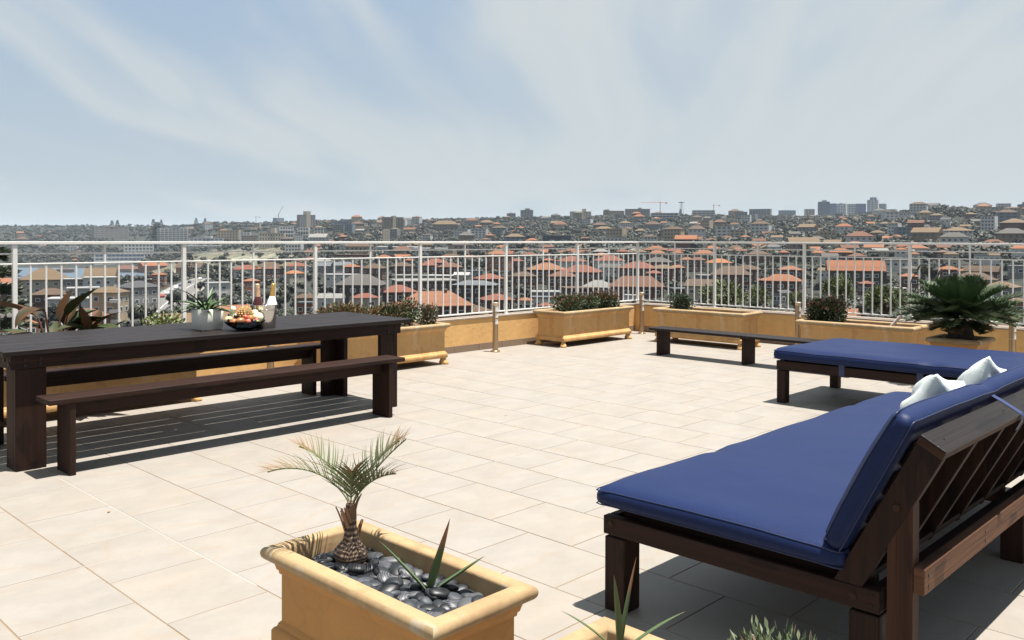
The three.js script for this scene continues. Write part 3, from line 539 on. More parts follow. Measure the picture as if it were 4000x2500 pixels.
{
  const c = W(3.435, 6.255, TOP);
  const glass = new THREE.MeshPhysicalMaterial({ color: L3(0.75, 0.82, 0.84), roughness: 0.05, transmission: 1, thickness: 0.004, ior: 1.5, attenuationColor: L3(0.2, 0.24, 0.26), attenuationDistance: 0.012 });
  const bowl = single('fruit_bowl', lathe([[0, 0.002], [0.058, 0.002], [0.062, 0], [0.066, 0.003], [0.10, 0.020], [0.135, 0.044], [0.158, 0.070], [0.161, 0.073], [0.157, 0.074], [0.132, 0.050], [0.098, 0.027], [0.060, 0.011], [0, 0.009]], 48), glass, 'clear glass bowl heaped with fruit on the table', 'bowl', c);
  const fruitTex = (a, b, s) => std({ map: tex(64, (x, y) => { const t = sm(0.35, 0.65, fbm(x * 5, y * 5, s, 4, 5, 5)); return a.map((q, i) => lin(mix(q, b[i], t))); }), roughness: 0.42 });
  const peach = fruitTex([0.60, 0.40, 0.16], [0.66, 0.52, 0.30], 3), pear = fruitTex([0.62, 0.58, 0.34], [0.70, 0.66, 0.48], 5), apple = fruitTex([0.26, 0.05, 0.02], [0.40, 0.14, 0.03], 7), berry = fruitTex([0.48, 0.07, 0.05], [0.55, 0.13, 0.09], 9), plum = plain(0.012, 0.008, 0.010, 0.2), mango = fruitTex([0.22, 0.08, 0.02], [0.30, 0.13, 0.03], 11), grapeM = plain(0.26, 0.30, 0.10, 0.35);
  const rnd = (r, sx = 1, sy = 1) => { const g = new THREE.SphereGeometry(r, 20, 14); g.scale(sx, sy, 1); const p = g.attributes.position; for (let i = 0; i < p.count; i++) { const y = p.getY(i) / r, d = Math.hypot(p.getX(i), p.getZ(i)) / r; if (y > 0.6) p.setY(i, p.getY(i) - r * 0.22 * Math.exp(-d * d * 14)); } g.computeVertexNormals(); return g; };
  // image-right and toward-viewer offsets inside the bowl
  const RD = V3(RIGHT.x, 0, RIGHT.z).normalize(), TD = V3(-FWD.x, 0, -FWD.z).normalize();
  const at = (a, b, h) => c.clone().addScaledVector(RD, a).addScaledVector(TD, b).add(V3(0, h, 0));
  const F = (name, g, m, label, cat, a, b, h, grp) => single(name, g, m, label, cat, at(a, b, h), grp);
  F('peach', rnd(0.034), peach, 'yellow peach at the left end of the fruit bowl', 'peach', -0.112, 0.030, 0.077);
  F('pear', rnd(0.028, 1, 1.15), pear, 'pale pear on the upper left of the fruit heap', 'pear', -0.098, -0.020, 0.112);
  F('pear', rnd(0.026, 1, 1.1), pear, 'pale pear leaning on the pineapple, left side', 'pear', -0.060, 0.022, 0.098);
  F('pear', rnd(0.023, 1, 1.1), pear, 'topmost pale pear on the left of the fruit heap', 'pear', -0.092, -0.012, 0.158);
  F('mango', rnd(0.036, 1.35, 0.85), mango, 'brown red mango at the front of the fruit bowl', 'mango', 0.006, 0.100, 0.077);
  F('apple', rnd(0.033), apple, 'dark red apple low at the left front of the bowl', 'apple', -0.058, 0.080, 0.065);
  F('apple', rnd(0.030), apple, 'red apple right of the pineapple', 'apple', 0.066, 0.066, 0.094);
  F('plum', rnd(0.020), plum, 'black plum beside the yellow peach', 'plum', -0.092, 0.075, 0.076);
  F('plum', rnd(0.018), plum, 'small black plum under the pale pears', 'plum', -0.050, 0.055, 0.108);
  F('plum', rnd(0.019), plum, 'black plum at the right front of the bowl', 'plum', 0.094, 0.072, 0.071);
  F('strawberry', rnd(0.021, 1, 1.1), berry, 'large strawberry at the right front of the bowl', 'strawberry', 0.062, 0.108, 0.074);
  F('strawberry', rnd(0.017, 1, 1.1), berry, 'strawberry on top of the brown red mango', 'strawberry', 0.036, 0.092, 0.109);
  F('strawberry', rnd(0.015, 1, 1.1), berry, 'small strawberry at the right rim of the bowl', 'strawberry', 0.108, 0.048, 0.078);
  F('melon', rnd(0.042, 1, 0.95), pear, 'pale round melon at the right end of the bowl', 'melon', 0.106, 0.000, 0.098);
  F('melon', rnd(0.028), pear, 'small pale melon behind the pineapple, right side', 'melon', 0.068, -0.045, 0.128);
  const gr = thing('grape_bunch', 'small bunch of green grapes at the right rim', 'grapes', at(0.118, 0.045, 0.055)); { const rng = rngOf(5); const gg = new THREE.SphereGeometry(0.009, 10, 8); for (let i = 0; i < 9; i++) part('grape', gg, grapeM, gr).position.set((rng() - 0.5) * 0.034, rng() * 0.022, (rng() - 0.5) * 0.034); }
  const pa = thing('pineapple', 'brown and gold pineapple on top of the fruit', 'pineapple', at(0.004, 0.000, 0.062));
  part('core', new THREE.SphereGeometry(0.058, 20, 16).scale(1, 1.12, 1).translate(0, 0.055, 0), plain(0.16, 0.08, 0.025, 0.7), pa);
  const eye = new THREE.ConeGeometry(0.0125, 0.014, 6), eyeM = [plain(0.42, 0.24, 0.07, 0.6), plain(0.30, 0.15, 0.04, 0.6), plain(0.20, 0.22, 0.06, 0.6)]; let q = 0;
  for (let r = 0; r < 7; r++) { const el = -0.35 + r * 0.27, n = Math.max(3, Math.round(15 * Math.cos(el))); for (let k = 0; k < n; k++) { const a = (k + (r % 2) * 0.5) / n * 6.2832, d = V3(Math.cos(el) * Math.cos(a), Math.sin(el), Math.cos(el) * Math.sin(a)); const m = part('eye', eye, eyeM[(q++ * 7) % 5 < 3 ? 0 : (q % 3 === 0 ? 2 : 1)], pa); m.position.set(d.x * 0.060, 0.055 + d.y * 0.067, d.z * 0.060); m.quaternion.setFromUnitVectors(V3(0, 1, 0), d); } }
  // ice bucket and bottles
  const bc = c.clone().addScaledVector(RD, 0.094).addScaledVector(TD, -0.205);
  const bm = std({ color: L3(0.55, 0.52, 0.49), roughness: 0.16, metalness: 1 });
  const bk = thing('ice_bucket', 'polished steel ice bucket holding two bottles', 'bucket', bc);
  part('bucket_wall', lathe([[0, 0], [0.088, 0], [0.091, 0.004], [0.106, 0.175], [0.110, 0.180], [0.108, 0.184], [0.103, 0.180], [0.088, 0.012], [0, 0.010]], 40), bm, bk);
  part('bead', new THREE.TorusGeometry(0.1035, 0.003, 8, 40).rotateX(Math.PI / 2).translate(0, 0.145, 0), bm, bk);
  part('ice', new THREE.CylinderGeometry(0.097, 0.092, 0.02, 24).translate(0, 0.12, 0), plain(0.55, 0.58, 0.6, 0.3), bk);
  const bottle = (label, a, b, foil, low, txt, lean) => {
    const g = thing('champagne_bottle', label, 'bottle', bc.clone().addScaledVector(RD, a).addScaledVector(TD, b).add(V3(0, 0.016, 0)));
    part('glass', lathe([[0, 0], [0.040, 0], [0.042, 0.006], [0.042, 0.150], [0.038, 0.180], [0.027, 0.215], [0.020, 0.235], [0.018, 0.262], [0, 0.262]], 28), plain(0.008, 0.012, 0.006, 0.12), g);
    part('shoulder_label', lathe([[0.0425, 0.150], [0.0387, 0.1805], [0.0277, 0.2155], [0.0212, 0.232]], 28), low, g);
    const nk = part('neck_foil', lathe([[0.0212, 0.225], [0.0190, 0.260], [0.0172, 0.296], [0.0185, 0.300], [0.0185, 0.306], [0.0168, 0.310], [0.0172, 0.328], [0.0150, 0.335], [0, 0.337]], 28), foil, g);
    if (txt) part('lettering', new THREE.CylinderGeometry(0.0196, 0.0214, 0.05, 24, 1, true, 0.55, 1.0).translate(0, 0.26, 0), txt, nk);
    g.rotation.set(lean[0], 0, lean[1]); return g;
  };
  const cv = document.createElement('canvas'); cv.width = 128; cv.height = 256; const cx = cv.getContext('2d'); cx.fillStyle = '#e2b08c'; cx.fillRect(0, 0, 128, 256); cx.fillStyle = '#b5763f'; cx.font = 'bold 44px serif'; cx.textAlign = 'center'; ['M', 'O', 'Ë', 'T'].forEach((s, i) => cx.fillText(s, 64, 58 + i * 58));
  const ct = new THREE.CanvasTexture(cv); ct.colorSpace = THREE.SRGBColorSpace;
  bottle('champagne bottle with pink gold neck foil, left in the bucket', -0.040, 0.020, std({ color: L3(0.72, 0.45, 0.28), roughness: 0.35, metalness: 0.4 }), plain(0.06, 0.012, 0.01, 0.35), std({ map: ct, roughness: 0.4 }), [0.03, 0.04]);
  bottle('champagne bottle with gold foil and white collar, right in the bucket', 0.046, -0.012, std({ color: L3(0.62, 0.36, 0.10), roughness: 0.3, metalness: 0.7 }), plain(0.75, 0.76, 0.76, 0.6), null, [-0.02, -0.10]);
}
// ---------------------------------------------------------------- plants on the terrace
const IMG_R = V3(RIGHT.x, 0, RIGHT.z).normalize(), IMG_T = V3(-FWD.x, 0, -FWD.z).normalize();   // across and toward the viewer, on plan
const headingOf = (a, b) => { const d = IMG_R.clone().multiplyScalar(a).addScaledVector(IMG_T, b); return Math.atan2(-d.z, d.x); };
function shrub(label, u, v, h, rx, ry, rz, n, size, cols, seed, stems = 5, tips, aspect = 0.5) {
  const o = thing('shrub', label, 'shrub', W(u, v, h)), rg = rngOf(seed);
  const lumps = []; for (let i = 0; i < 9; i++) lumps.push([V3((rg() - 0.5) * rx * 1.1, ry * (0.55 + (rg() - 0.5) * 0.5), (rg() - 0.5) * rz * 1.1), 0.42 + rg() * 0.28]);
  const st = []; for (let i = 0; i < stems; i++) { const L = lumps[i % 9][0]; st.push(tube([V3(L.x * 0.25, -0.02, L.z * 0.25), V3(L.x * 0.5, L.y * 0.5, L.z * 0.6), L.clone()], 0.004 + 0.004 * rg(), 6, 5)); }
  part('stems', mergeGeometries(st), plain(0.09, 0.055, 0.03, 0.9), o);
  part('foliage', leaves(n, seed + 1, size, rng => {
    const [c, r] = lumps[Math.floor(rng() * 9)], d = V3(rng() * 2 - 1, rng() * 2 - 1, rng() * 2 - 1).normalize(), q = Math.pow(rng(), 0.33);
    const p = c.clone().add(V3(d.x * rx * r * q, d.y * ry * r * 0.9 * q, d.z * rz * r * q)); if (p.y < 0.0) return {};
    let k = cols[Math.floor(rng() * cols.length)]; if (tips && q > 0.86 && d.y > 0.15 && rng() < tips.p) k = tips.c;
    return { p, d: d.add(V3(0, 0.5, 0)), c: k };
  }, aspect), foliageMat, o);
  return o;
}
const greens = [[0.038, 0.060, 0.020], [0.055, 0.082, 0.027], [0.028, 0.046, 0.016]], redTip = { p: 0.5, c: [0.16, 0.055, 0.035] };
shrub('brown tipped shrub in the planter behind the table end', 5.75, 8.09, 0.44, 0.40, 0.28, 0.2, 3000, 0.042, [[0.16, 0.10, 0.045], [0.10, 0.085, 0.03], [0.07, 0.075, 0.025], [0.18, 0.09, 0.04]], 101);
shrub('green and brown shrub crowding the middle of the table end planter', 6.22, 8.09, 0.44, 0.32, 0.24, 0.2, 2600, 0.042, [[0.05, 0.07, 0.022], [0.09, 0.085, 0.035], [0.035, 0.05, 0.018]], 102, 5, { p: 0.4, c: [0.20, 0.09, 0.045] });
shrub('thin upright shrub near the right end of that planter', 6.58, 8.07, 0.44, 0.13, 0.30, 0.12, 840, 0.036, greens, 103, 4, redTip);
shrub('small shrub with rusty tips at the planter right end', 6.79, 8.06, 0.44, 0.16, 0.22, 0.13, 840, 0.036, [[0.045, 0.06, 0.02], [0.10, 0.06, 0.03], [0.035, 0.05, 0.018]], 104, 4, { p: 0.6, c: [0.20, 0.10, 0.06] });
shrub('clipped dark shrub at the left of the corner planter', 9.46, 8.10, 0.45, 0.24, 0.205, 0.19, 3000, 0.032, greens, 105, 5, redTip);
shrub('clipped dark shrub in the middle of the corner planter', 9.92, 8.10, 0.45, 0.22, 0.205, 0.19, 3000, 0.032, greens, 106, 5, redTip);
shrub('reddest clipped shrub at the right of the corner planter', 10.32, 8.10, 0.45, 0.24, 0.22, 0.19, 3000, 0.032, greens, 107, 5, { p: 0.75, c: [0.20, 0.07, 0.04] });
shrub('small dark round shrub alone in the planter behind the low bench', 10.92, 7.10, 0.44, 0.17, 0.215, 0.19, 2400, 0.030, [[0.020, 0.034, 0.012], [0.032, 0.048, 0.018]], 108, 5);
shrub('round dense bush in the planter behind the far daybed', 10.88, 4.94, 0.42, 0.23, 0.29, 0.27, 6500, 0.036, [[0.020, 0.032, 0.012], [0.034, 0.050, 0.018], [0.028, 0.040, 0.016]], 109, 7, { p: 0.35, c: [0.16, 0.06, 0.04] });
shrub('low yellow green shrub peeking over the table edge', 3.55, 7.98, 0.42, 0.26, 0.30, 0.18, 1800, 0.036, [[0.13, 0.16, 0.045], [0.09, 0.12, 0.03], [0.16, 0.17, 0.07]], 110);
shrub('glossy leafy shrub at the bottom edge beside the near daybed', 1.825, 0.905, 0.278, 0.18, 0.25, 0.20, 4200, 0.029, [[0.065, 0.090, 0.034], [0.10, 0.125, 0.055], [0.045, 0.066, 0.026], [0.14, 0.16, 0.085]], 111, 8, { p: 0.12, c: [0.16, 0.10, 0.06] }, 0.27);

// broad bronze leaves behind the table
{
  const o = thing('bronze_leaf_plant', 'broad bronze and green leaved plant in the planter behind the table', 'plant', W(2.60, 7.95, 0.45)); o.scale.setScalar(1.12);
  const cells = tex(128, (x, y) => { const v = Math.abs(y - 0.5), rib = Math.abs(((x * 7 + v * 3) % 1) - 0.5) < 0.05 ? 0.45 : 1, t = sm(0.3, 0.7, fbm(x * 4, y * 4, 3, 4)); const m = v < 0.03 ? 1.9 : 1; return [lin(mix(0.022, 0.062, t) * rib * m), lin(mix(0.026, 0.024, t) * rib * m), lin(0.008 * rib * m)]; });
  const mat = new THREE.MeshPhysicalMaterial({ map: cells, bumpMap: cells, bumpScale: 0.004, specularIntensity: 0.35, roughness: 0.55, side: THREE.DoubleSide, transmission: 0.0, thickness: 0 });
  const gt = tex(128, (x, y) => { const v = Math.abs(y - 0.5), rib = Math.abs(((x * 8 + v * 3) % 1) - 0.5) < 0.05 ? 0.55 : 1, t = sm(0.35, 0.7, fbm(x * 4, y * 4, 13, 4)); return [lin(mix(0.024, 0.060, t) * rib), lin(mix(0.046, 0.036, t) * rib), lin(0.013 * rib)]; });
  const green = new THREE.MeshPhysicalMaterial({ map: gt, bumpMap: gt, bumpScale: 0.004, specularIntensity: 0.4, roughness: 0.5, side: THREE.DoubleSide });
  const stemM = plain(0.12, 0.045, 0.03, 0.5);
  // [across, toward, base height, leaf length, width, lift, heading across, heading toward, bend, material]
  const spec = [[-0.10, 0.04, 0.33, 0.46, 0.17, 0.55, -1, 0.25, 0.75, 0], [0.10, 0.0, 0.34, 0.34, 0.15, 0.75, 0.85, 0.2, 0.15, 1], [-0.02, 0.09, 0.38, 0.27, 0.14, 0.25, -0.5, 0.85, 1.5, 0], [0.02, -0.05, 0.30, 0.26, 0.12, 1.25, 0.2, -0.3, 0.2, 0], [0.25, 0.02, 0.22, 0.22, 0.12, 1.25, -0.15, 0.5, -0.1, 0], [0.27, 0.05, 0.24, 0.22, 0.12, 0.35, -1, 0.5, 0.8, 1], [0.30, 0.06, 0.24, 0.30, 0.11, 0.25, 1, 0.3, 0.5, 1], [0.29, 0.0, 0.24, 0.24, 0.10, 0.8, 0.7, -0.1, 0.5, 0], [0.20, 0.07, 0.10, 0.28, 0.12, 0.1, 0.9, 0.5, 0.4, 1], [0.12, 0.10, 0.14, 0.24, 0.13, 0.3, -0.5, 0.9, 0.9, 0], [-0.2, 0.0, 0.15, 0.30, 0.13, 0.5, -0.8, -0.2, 0.6, 1], [0.40, 0.02, 0.08, 0.30, 0.12, 0.15, 1, 0.2, 0.3, 1]];
  { const rg = rngOf(31); for (let i = 0; i < 26; i++) { const c = i % 2 ? 0.02 : 0.27, an = rg() * 6.28; spec.push([c + Math.cos(an) * 0.09, Math.sin(an) * 0.07, 0.06 + rg() * (i % 2 ? 0.22 : 0.13), 0.20 + rg() * 0.10, 0.10 + rg() * 0.05, 0.25 + rg() * 0.9, Math.cos(an), Math.sin(an), 0.3 + rg() * 0.7, rg() < 0.6 ? 1 : 0]); } }
  spec.forEach(([a, b, h, L, w, lift, ha, hb, bend, m], i) => {
    const P = IMG_R.clone().multiplyScalar(a).addScaledVector(IMG_T, b).add(V3(0, h, 0)), H = headingOf(ha, hb);
    const g = blade(L, w, { lift, bend, fold: 0.42, seg: 12, prof: t => Math.pow(Math.sin(Math.PI * Math.pow(t, 0.66) * 0.985 + 0.015), 0.95), twist: (i % 3 - 1) * 0.35 });
    tf(g, { y: H, p: P }); const lf = part('leaf', g, m ? green : mat, o);
    part('stalk', tube([V3(a * 0.25 * IMG_R.x, -0.03, a * 0.25 * IMG_R.z), V3(P.x * 0.6, P.y * 0.55, P.z * 0.6), P], 0.008, 8, 6), stemM, lf);
  });
}
// pinnate frond: rachis with leaflets
function frond(L, { lift = 1, bend = 1.4, n = 24, leaf = 0.1, w = 0.006, vee = 0.5, rake = 0.9, col, tip, tipFrom = 0.75, stem = 0.0035, start = 0.12, droop = 0.3, seed = 1, thin = 1 }) {
  const rng = rngOf(seed), gs = []; let x = 0, y = 0, a = lift; const st = 40, P = [];
  for (let i = 0; i <= st; i++) { P.push([x, y, a]); x += Math.cos(a) * L / st; y += Math.sin(a) * L / st; a -= bend / st; }
  const rach = new THREE.TubeGeometry(new THREE.CatmullRomCurve3(P.filter((q, i) => i % 4 === 0).map(q => V3(q[0], q[1], 0))), 24, stem, 5); rach.deleteAttribute('uv');
  gs.push(paint(rach, () => col.map(c => c * 1.25)).toNonIndexed());
  for (let i = 0; i < n; i++) for (const s of [-1, 1]) {
    const t = start + (1 - start) * (i + rng() * 0.5) / n, k = Math.min(st, Math.floor(t * st)), [px, py, pa] = P[k];
    const len = leaf * (0.55 + 0.75 * Math.sin(Math.PI * Math.min(1, t * 0.8 + 0.15))) * (0.85 + rng() * 0.3);
    const g = blade(len, w * (0.85 + rng() * 0.3), { lift: vee * (0.7 + rng() * 0.5), bend: droop * (0.6 + rng() * 0.8), fold: 0.3, seg: 3, prof: q => thin * (1 - q * q) + 0.12 }); g.deleteAttribute('uv');
    const dry = t > tipFrom ? sm(tipFrom, 1, t) : 0;
    paint(g, q => { const e = Math.floor(q / 3) / 3, d = Math.min(1, dry + (tip && e > 0.7 ? 0.55 * tip.edge : 0)); const kk = 0.85 + 0.3 * hsh(i, s, seed); return col.map((c, j) => mix(c, tip ? tip.c[j] : c, tip ? d : 0) * kk); });
    const yaw = s * (Math.PI / 2 - rake * (0.35 + 0.5 * t) - 0.1 * rng());
    const m = new THREE.Matrix4().makeRotationZ(pa).multiply(new THREE.Matrix4().makeRotationY(yaw)); m.setPosition(px, py, 0); g.applyMatrix4(m); gs.push(g.toNonIndexed());
  }
  return mergeGeometries(gs);
}
// cycad
{
  const o = thing('cycad', 'dark green cycad with stiff arching fronds in the square pot', 'cycad', W(9.80, 2.98, 0.45)); o.scale.setScalar(0.88);
  const tr = lathe([[0, -0.02], [0.12, -0.02], [0.135, 0.06], [0.125, 0.13], [0.10, 0.20], [0.05, 0.26], [0, 0.27]], 20), tp = tr.attributes.position; for (let i = 0; i < tp.count; i++) { const k = 1 + 0.10 * hsh(i, 3, 9); tp.setX(i, tp.getX(i) * k); tp.setZ(i, tp.getZ(i) * k); } tr.computeVertexNormals();
  part('trunk', tr, plain(0.035, 0.024, 0.016, 0.95), o);
  const rng = rngOf(909), lay = [[13, 1.22, 0.48, 0.35], [17, 0.92, 0.56, 0.6], [20, 0.60, 0.64, 0.8], [20, 0.32, 0.68, 0.8], [16, 0.14, 0.60, 0.6], [12, -0.05, 0.30, 0.6]];
  let i = 0; for (const [n, lift, L, bend] of lay) for (let k = 0; k < n; k++) {
    const an = (k + (i % 2) * 0.5 + rng() * 0.4) / n * 6.2832, old = lift < 0.1 && rng() < 0.45;
    const g = frond(L * (0.88 + rng() * 0.22), { lift: lift + (rng() - 0.5) * 0.2, bend: bend * (0.5 + rng() * 0.35), n: 40, leaf: 0.115, w: 0.014, vee: 0.5, rake: 0.7, col: old ? [0.055, 0.06, 0.020] : [0.030, 0.046 + rng() * 0.026, 0.016], tip: old ? { c: [0.24, 0.15, 0.06], edge: 0.5 } : { c: [0.03, 0.05, 0.018], edge: 0.2 }, tipFrom: old ? 0.5 : 0.97, stem: 0.005, seed: 300 + i, droop: 0.15 });
    tf(g, { y: an, p: V3(Math.cos(an) * 0.05, (lift < 0 ? 0.19 : 0.27) + (lift > 0.7 ? 0.03 : 0), -Math.sin(an) * 0.05) }); part('frond', g, foliageMat, o); i++;
  }
  part('cone_scales', leaves(60, 12, 0.05, r => { const a = r() * 6.28; return { p: V3(Math.cos(a) * 0.10, 0.18 + r() * 0.1, Math.sin(a) * 0.10), d: V3(Math.cos(a), 0.2, Math.sin(a)), c: [0.30, 0.16, 0.04] }; }, 0.3), foliageMat, o);
}
// bare frangipani branch with a few dark shoots
{
  const o = thing('frangipani', 'pale bare frangipani branch leaning from the planter beside the cycad', 'tree', W(10.84, 4.12, 0.43));
  const bm = std({ map: tex(128, (x, y) => { const k = 0.85 + 0.3 * (fbm(x * 10, y * 10, 3, 3, 10, 10) - 0.5) - (vn(x * 3, y * 30, 4, 3, 30) > 0.8 ? 0.25 : 0); return [lin(0.62 * k), lin(0.58 * k), lin(0.52 * k)]; }), roughness: 0.8 });
  const q = (v, h) => V3(0.06, h - 0.43, -(v - 4.12));
  part('branch', tube([q(4.12, 0.42), q(4.02, 0.54), q(3.92, 0.68), q(3.875, 0.76)], 0.019, 16, 8), bm, o);
  const dm = plain(0.05, 0.035, 0.028, 0.8);
  for (const s of [[[3.875, 0.76], [3.83, 0.90], [3.76, 1.00], [3.735, 1.11]], [[3.87, 0.77], [3.88, 0.90], [3.87, 1.02], [3.80, 1.12]], [[3.88, 0.76], [3.96, 0.83], [4.0, 0.92]], [[3.86, 0.78], [3.78, 0.90], [3.66, 1.0], [3.56, 1.08]], [[3.87, 0.77], [3.80, 0.86], [3.64, 0.95]]]) part('shoot', tube(s.map(([v, h]) => q(v, h)), 0.006, 10, 5), dm, o);
  const rg = rngOf(3); for (const [v, h] of [[3.735, 1.10], [3.80, 1.12], [3.56, 1.08], [3.64, 0.95]]) for (let k = 0; k < 2; k++) { const g = blade(0.13, 0.03, { lift: 0.9 + rg() * 0.4, bend: 0.5, fold: 0.4, seg: 6 }); paint(g, () => [0.05, 0.05, 0.03]); tf(g, { y: Math.PI / 2 * 3 + (rg() - 0.5) * 2, p: q(v, h) }); part('leaf', g, leafMat, o); }
}
// small palm in the front planter
{
  const o = thing('small_palm', 'small potted palm with browned frond tips in the front planter', 'palm', W(1.80, 2.535, 0.372)); o.scale.set(0.86, 0.83, 0.86);
  const prof = [[0, -0.02], [0.050, -0.02], [0.064, 0.0], [0.069, 0.020], [0.064, 0.042], [0.048, 0.062], [0.035, 0.080], [0.028, 0.105], [0.024, 0.14], [0.022, 0.175], [0.023, 0.205], [0.019, 0.235], [0.010, 0.245], [0, 0.245]];
  const g = lathe(prof, 40), p = g.attributes.position;
  for (let i = 0; i < p.count; i++) { const y = p.getY(i), an = Math.atan2(p.getZ(i), p.getX(i)), k = 1 + 0.05 * Math.sin(y * 260 + an) + 0.10 * (fbm(an * 3 + 5, y * 30, 4, 3) - 0.5); p.setX(i, p.getX(i) * k); p.setZ(i, p.getZ(i) * k); } g.computeVertexNormals();
  const bt = tex(256, (x, y) => { const b = 0.5 + 0.5 * Math.sin(y * 110 + 5 * fbm(x * 12, y * 6, 3, 3, 12, 0)), k = 0.5 + 0.8 * fbm(x * 30, y * 20, 8, 3, 30, 0); return [lin(mix(0.055, 0.30, b * b) * k), lin(mix(0.03, 0.20, b * b) * k), lin(mix(0.02, 0.13, b * b) * k)]; });
  part('trunk', g, std({ map: bt, roughness: 0.95, bumpMap: bt, bumpScale: 0.003 }), o);
  const rg = rngOf(66), hs = []; for (let i = 0; i < 9; i++) { const an = i * 0.7 + rg() * 0.4, hh = 0.085 + i * 0.014; const b = blade(0.07 + rg() * 0.05, 0.034, { lift: 1.25 + rg() * 0.15, bend: 0.15, fold: 0.5, seg: 5, prof: t => 1 - 0.55 * t }); b.deleteAttribute('uv'); const k = 0.6 + rg() * 0.7; paint(b, () => [0.20 * k, 0.11 * k, 0.06 * k]); tf(b, { y: an, p: V3(Math.cos(an) * (0.040 - i * 0.003), hh, -Math.sin(an) * (0.040 - i * 0.003)) }); hs.push(b.toNonIndexed()); }
  part('leaf_bases', mergeGeometries(hs), foliageMat, o);
  const gc = [0.088, 0.105, 0.040], tp = { c: [0.20, 0.105, 0.04], edge: 0.9 };
  const F = [[-1, 0.15, 1.22, 0.41, 1.55, 0.45], [-0.8, -0.35, 1.30, 0.37, 1.15, 0.6], [1, -0.05, 1.12, 0.37, 0.42, 0.7], [0.8, 0.5, 1.12, 0.31, 0.95, 0.7], [0.7, -0.5, 1.22, 0.35, 0.75, 0.7], [0.2, 0.9, 1.34, 0.26, 0.9, 0.7]];
  F.forEach(([a, b, lift, L, bend, tipFrom], i) => { const f = frond(L, { lift, bend, n: 21, leaf: 0.112, w: 0.0062, vee: 0.42, rake: 1.25, col: gc, tip: { c: tp.c, edge: 0.55 }, tipFrom, stem: 0.0032, start: 0.22, droop: 0.45, seed: 40 + i }); tf(f, { y: headingOf(a, b), p: V3(0, 0.215, 0) }); part('frond', f, foliageMat, o); });
}
// spiky rosettes
function rosette(name, label, u, v, h, spec) {
  const o = thing(name, label, 'plant', W(u, v, h));
  spec.forEach(([a, b, L, w, lift, bend, dry], i) => { const g = blade(L, w, { lift, bend, fold: 0.55, seg: 12, prof: t => Math.min(1, 0.55 + t * 2.2) * (1 - Math.pow(t, dry ? 2.2 : 3.2)) + 0.03 }); paint(g, (q) => { const t = Math.floor(q / 3) / 12, e = q % 3 === 1 ? 0.85 : 1.1, d = dry ? sm(0.55, 0.7, t) : sm(0.9, 1, t); return [mix(0.075, 0.24, d) * e, mix(0.115, 0.11, d) * e, mix(0.046, 0.05, d) * e]; }); tf(g, { y: headingOf(a, b), p: IMG_R.clone().multiplyScalar(a * 0.012).add(V3(0, 0, 0)) }); part('leaf', g, leafMat, o); });
  return o;
}
{ const y = rosette('yucca', 'young yucca with three stiff leaves among the black pebbles', 1.832, 2.145, 0.355, [[-1, 0.25, 0.235, 0.030, 0.86, -0.02, 0], [0.35, 0.3, 0.27, 0.046, 1.20, -0.12, 1], [1, 0.2, 0.215, 0.034, 0.62, -0.08, 0], [-0.3, 0.8, 0.05, 0.02, 0.9, 0.3, 0]]); part('stem', new THREE.CylinderGeometry(0.010, 0.013, 0.05, 10).translate(0, -0.005, 0), plain(0.20, 0.10, 0.05, 0.9), y); }
rosette('aloe', 'small spiky aloe in the planter at the bottom edge', 1.885, 1.42, 0.385, [[-0.12, 0.2, 0.225, 0.020, 1.44, 0.1, 0], [0.2, -0.1, 0.255, 0.022, 1.40, 0.05, 1], [-1, 0.1, 0.195, 0.016, 0.80, 0.3, 0], [1, 0.1, 0.20, 0.018, 0.72, 0.2, 0], [-1, 0.45, 0.15, 0.018, 0.25, 0.35, 0], [0.5, 0.9, 0.16, 0.018, 0.35, 0.5, 0]]);

